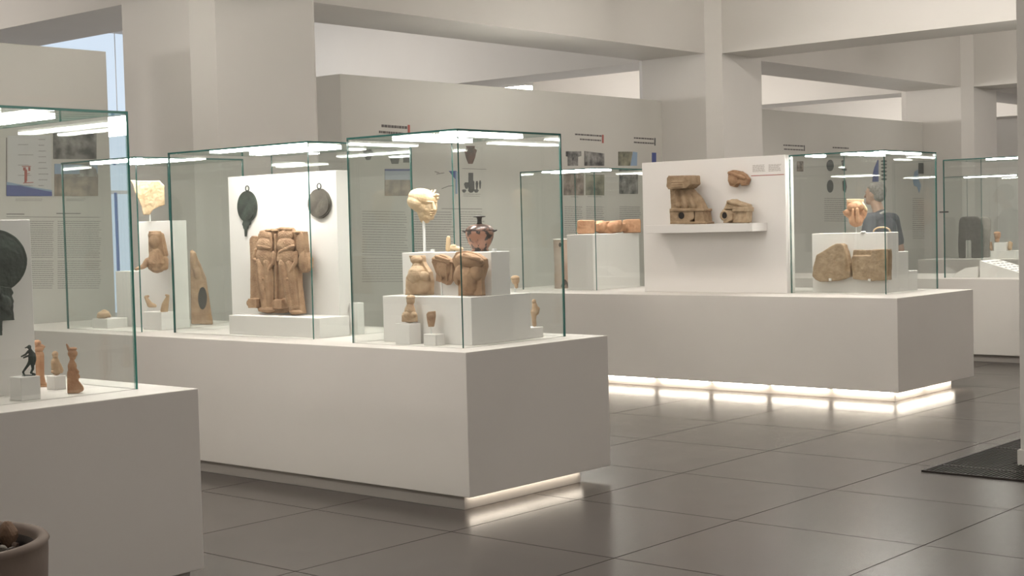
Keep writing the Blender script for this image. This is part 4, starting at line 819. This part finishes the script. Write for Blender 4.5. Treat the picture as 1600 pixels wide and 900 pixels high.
M_clay = mat('planter_clay', (0.155, 0.115, 0.09), 0.75, (0.19, 0.145, 0.115), 5, 0.15)
M_soil = mat('soil', (0.035, 0.024, 0.018), 0.95, (0.06, 0.042, 0.03), 30, 0.6)
ZPOT, RO, RI = 0.68, 0.331, 0.292
c = at(-100, 847, 2, ZPOT)
t = thing('clay_planter', (c.x, c.y, 0), 'round grey-brown clay planter cut by the lower left corner', 'planter')
bm = bmesh.new(); lathe(bm, [(0, 0), (RO*0.80, 0), (RO*0.82, 0.02), (RO*0.95, 0.4), (RO*0.985, ZPOT-0.05), (RO*0.985, ZPOT-0.02), (RO, ZPOT-0.012), (RO-0.008, ZPOT), (RI+0.01, ZPOT), (RI, ZPOT-0.012), (RI-0.005, ZPOT-0.10), (RI-0.02, ZPOT-0.16), (0, ZPOT-0.16)], (c.x, c.y, 0), 72)
finish(bm, 'pot', M_clay, t, True)
bm = bmesh.new(); lathe(bm, [(RI-0.0055, ZPOT-0.028), (RI-0.008, ZPOT-0.028), (RI-0.012, ZPOT-0.10), (RI-0.0075, ZPOT-0.10), (RI-0.0055, ZPOT-0.028)], (c.x, c.y, 0), 72, 1, 1, False)
finish(bm, 'inner_shade', mat('planter_inner_shade', (0.03, 0.02, 0.015), 0.9), t, True)  # added dark ring, painting shade onto the inner wall of the pot
bm = bmesh.new(); lathe(bm, [(0, ZPOT-0.159), (RI-0.024, ZPOT-0.159), (RI-0.014, ZPOT-0.07), (0, ZPOT-0.06)], (c.x, c.y, 0), 40); finish(bm, 'soil', M_soil, t, True)
stones = [((16, 845), 0.034, (0.20, 0.125, 0.08), 'pointed brown stone', 1.1), ((24, 848), 0.012, (0.17, 0.12, 0.095), 'small smooth brown stone', 0.8), ((-6, 843), 0.026, (0.50, 0.25, 0.19), 'pink stone', 0.8), ((19, 861), 0.022, (0.11, 0.095, 0.085), 'dark grey stone', 0.7), ((3, 862), 0.024, (0.14, 0.125, 0.105), 'mid grey stone', 0.7), ((-25, 850), 0.03, (0.17, 0.13, 0.10), 'tan stone', 0.8)]
for (off, r_, col, nm, zs2) in stones:
    g = at(off[0], off[1]+6, 2, ZPOT-0.055)
    bm = bmesh.new(); bmesh.ops.create_icosphere(bm, subdivisions=3, radius=1)
    ra = random.Random(nm)
    d_ = [Vector((ra.uniform(-1, 1), ra.uniform(-1, 1), ra.uniform(-1, 1))).normalized() for _ in range(9)]; hh = [ra.uniform(0.55, 0.85) for _ in d_]
    for vv in bm.verts:
        n_ = vv.co.normalized(); q = 1.0
        for dd, h_ in zip(d_, hh):
            dp = n_.dot(dd)
            if dp > 0.1: q = min(q, h_/dp)
        vv.co = n_*q*r_; vv.co.z *= zs2*1.3
    for vv in bm.verts: vv.co += Vector((g.x, g.y, ZPOT-0.060+r_*zs2*1.05))
    o = finish(bm, 'stone', mat('stone_'+nm.replace(' ', '_'), col, 0.85, tuple(x*1.4 for x in col), 20, 0.4)); origin(o, (g.x, g.y, ZPOT-0.062))
    tag(o, nm+' lying on the soil of the clay planter', 'stone')

# ------------------------------------------------------------------ visitor behind the slab case
M_skin = mat('skin', (0.42, 0.27, 0.20), 0.6, (0.46, 0.30, 0.225), 6); M_shirt = mat('shirt_slate', (0.10, 0.105, 0.125), 0.85, (0.12, 0.125, 0.145), 12, 0.2); M_trou = mat('trousers_dark', (0.05, 0.048, 0.05), 0.85)
M_hair = mat('hair_grey', (0.17, 0.155, 0.145), 0.8, (0.30, 0.285, 0.27), 60, 0.3); M_collar = mat('collar_pale', (0.55, 0.53, 0.51), 0.8); M_shoe = mat('shoe_brown', (0.05, 0.035, 0.028), 0.5)
pv = at(1374, 340, 1, 6.95); V = View((pv.x, pv.y, 0.0)); s = V.s
U = 1/s                                             # pixels per metre at the visitor
g2 = math.radians(35); gx, gd = -math.cos(g2), math.sin(g2); lx, ld = -math.sin(g2), -math.cos(g2)   # facing and left, in (picture x, depth)
per = thing('person', V.A, 'person with grey hair in a slate blue shirt standing behind the slab case', 'person')
def pos(fwd, left, zm):                              # metres in the body frame -> (x px, y px, depth px)
    x = 1374+(gx*fwd+lx*left)*U; d = (gd*fwd+ld*left)*U
    base = V.p(1374, 340).z; y = 340-(zm-base)*U
    return x, y, d
def pc(a, ra_, b2, rb_): xa_, ya3, da = pos(*a); xb2, yb3, db = pos(*b2); return ('c', xa_, ya3, ra_*U, xb2, yb3, rb_*U, da, db)
def pe(a, rx, rz, rd): xa_, ya3, da = pos(*a); return ('e', xa_, ya3, rx*U, rz*U, rd*U, da)
HS = 1.93/1.80
def q3(f_, l_, z_): return (f_*HS, l_*HS, z_*HS)
arms = []
def arm(sd, el, ha):
    a = [pc(q3(-0.02, 0.19*sd, 1.45), 0.058, q3(*el), 0.044), pc(q3(*el), 0.044, q3(*ha), 0.030)]
    e_, h_ = Vector(el), Vector(ha); dr = (h_-e_).normalized(); sidev = Vector((0, sd, 0)); palm = h_+dr*0.045
    a.append(pc(q3(*h_), 0.028, q3(*(h_+dr*0.07)), 0.033))
    nrm = Vector((1, 0, 0))
    for i, ln_ in enumerate((0.068, 0.078, 0.072, 0.055)):
        b0 = h_+dr*0.085+nrm*((1.5-i)*0.019)
        m0 = b0+dr*ln_*0.55-sidev*0.006; e0 = m0+dr*ln_*0.40-sidev*0.022
        a += [pc(q3(*b0), 0.0098, q3(*m0), 0.009), pc(q3(*m0), 0.009, q3(*e0), 0.0078)]
    t0 = h_+dr*0.03+nrm*0.03; t1 = t0+dr*0.035+nrm*0.022; t2 = t1+dr*0.03+nrm*0.004
    a += [pc(q3(*t0), 0.013, q3(*t1), 0.011), pc(q3(*t1), 0.011, q3(*t2), 0.009)]
    return a
ARM_L = arm(1, (-0.06, 0.25, 1.16), (0.10, 0.24, 0.94)); ARM_R = arm(-1, (-0.07, -0.25, 1.16), (0.06, -0.25, 0.92))
HX = 0.055
head = [pe(q3(HX+0.01, 0, 1.70), 0.080, 0.105, 0.080), pe(q3(HX-0.025, 0, 1.715), 0.085, 0.085, 0.082), pe(q3(HX+0.04, 0, 1.645), 0.055, 0.06, 0.055), pe(q3(HX+0.075, 0, 1.612), 0.026, 0.02, 0.026),
        pc(q3(HX+0.09, 0, 1.70), 0.010, q3(HX+0.112, 0, 1.668), 0.014), pe(q3(HX+0.088, 0, 1.638), 0.016, 0.007, 0.02), pe(q3(HX+0.085, 0, 1.626), 0.015, 0.007, 0.018), pe(q3(HX+0.078, 0.03, 1.715), 0.016, 0.007, 0.018), pe(q3(HX+0.078, -0.03, 1.715), 0.016, 0.007, 0.018),
        pe(q3(HX-0.01, 0.078, 1.685), 0.016, 0.030, 0.010), pe(q3(HX-0.01, -0.078, 1.685), 0.016, 0.030, 0.010), pc(q3(-0.015, 0, 1.48), 0.062, q3(HX-0.01, 0, 1.62), 0.056)]
torso = [pe(q3(0, 0, 1.34), 0.17, 0.16, 0.15), pc(q3(-0.01, 0.10, 1.42), 0.085, q3(0, 0.10, 1.02), 0.095), pc(q3(-0.01, -0.10, 1.42), 0.085, q3(0, -0.10, 1.02), 0.095), pc(q3(0, 0, 1.40), 0.12, q3(0, 0, 0.98), 0.13), pc(q3(-0.02, 0.17, 1.45), 0.062, q3(-0.02, -0.17, 1.45), 0.062), pc(q3(-0.02, 0.0, 1.44), 0.09, q3(-0.015, 0.0, 1.49), 0.062)]
def leg(sd): return [pc(q3(0, 0.095*sd, 0.94), 0.098, q3(0.02, 0.10*sd, 0.50), 0.062), pc(q3(0.02, 0.10*sd, 0.50), 0.062, q3(-0.01, 0.10*sd, 0.08), 0.042), pc(q3(-0.03, 0.10*sd, 0.05), 0.042, q3(0.13, 0.115*sd, 0.032), 0.030)]
def pcarve(name, m, prims, vox, sm, noise=0.0):
    bm = bmesh.new()
    for q in prims:
        if q[0] == 'e': V.ell(bm, *q[1:])
        else: V.cap(bm, *q[1:])
    me = bake(bm, vox, sm, noise, 0.06); me.transform(Matrix.Translation(-V.A)); o = link(name, me, m); o.parent = per; return o
pcarve('body', M_skin, head+torso+ARM_L+ARM_R+leg(1)+leg(-1), 0.0062, 4)
def grow(pr, k_): return [(q[0], q[1], q[2], q[3]+k_*U, *( (q[4], q[5], q[6]+k_*U, *q[7:]) if q[0] == 'c' else (q[4]+k_*U, q[5]+k_*U, *q[6:]) )) for q in pr]
sleeve = [pc(q3(-0.02, 0.19*sd, 1.45), 0.072, q3(-0.05, 0.235*sd, 1.24), 0.066) for sd in (1, -1)]
pcarve('shirt', M_shirt, grow(torso, 0.012)+sleeve, 0.008, 4, 0.006)
pcarve('collar', M_collar, [pc(q3(-0.06+0.04*i/3, 0.062-0.02*i, 1.505), 0.014, q3(-0.075+0.03*i/3, 0.03-0.02*i, 1.525), 0.013) for i in range(4)] + [pc(q3(-0.03, -0.07, 1.50), 0.013, q3(-0.075, 0.0, 1.525), 0.013), pc(q3(-0.03, 0.07, 1.50), 0.013, q3(-0.075, 0.0, 1.525), 0.013)], 0.006, 3)
pcarve('trousers', M_trou, grow([q for sd in (1, -1) for q in leg(sd)[:2]], 0.014)+[pc(q3(0, 0.06, 0.99), 0.135, q3(0, -0.06, 0.99), 0.135)], 0.009, 3)
for sd in (1, -1): pcarve('shoe', M_shoe, [pc(q3(-0.045, 0.10*sd, 0.045), 0.047, q3(0.145, 0.118*sd, 0.036), 0.037), pc(q3(-0.03, 0.10*sd, 0.05), 0.048, q3(-0.02, 0.10*sd, 0.09), 0.05)], 0.007, 3)
pcarve('hair', M_hair, [pe(q3(HX-0.035, 0, 1.730), 0.090, 0.086, 0.087), pe(q3(HX-0.055, 0, 1.69), 0.070, 0.075, 0.080), pe(q3(HX+0.0, 0, 1.755), 0.075, 0.055, 0.075)], 0.006, 3, 0.006)
mn = min((c_.matrix_local @ v.co).z for c_ in per.children if c_.name.startswith(('shoe', 'body')) for v in c_.data.vertices)
for c_ in per.children: c_.data.transform(Matrix.Translation((0, 0, -mn)))
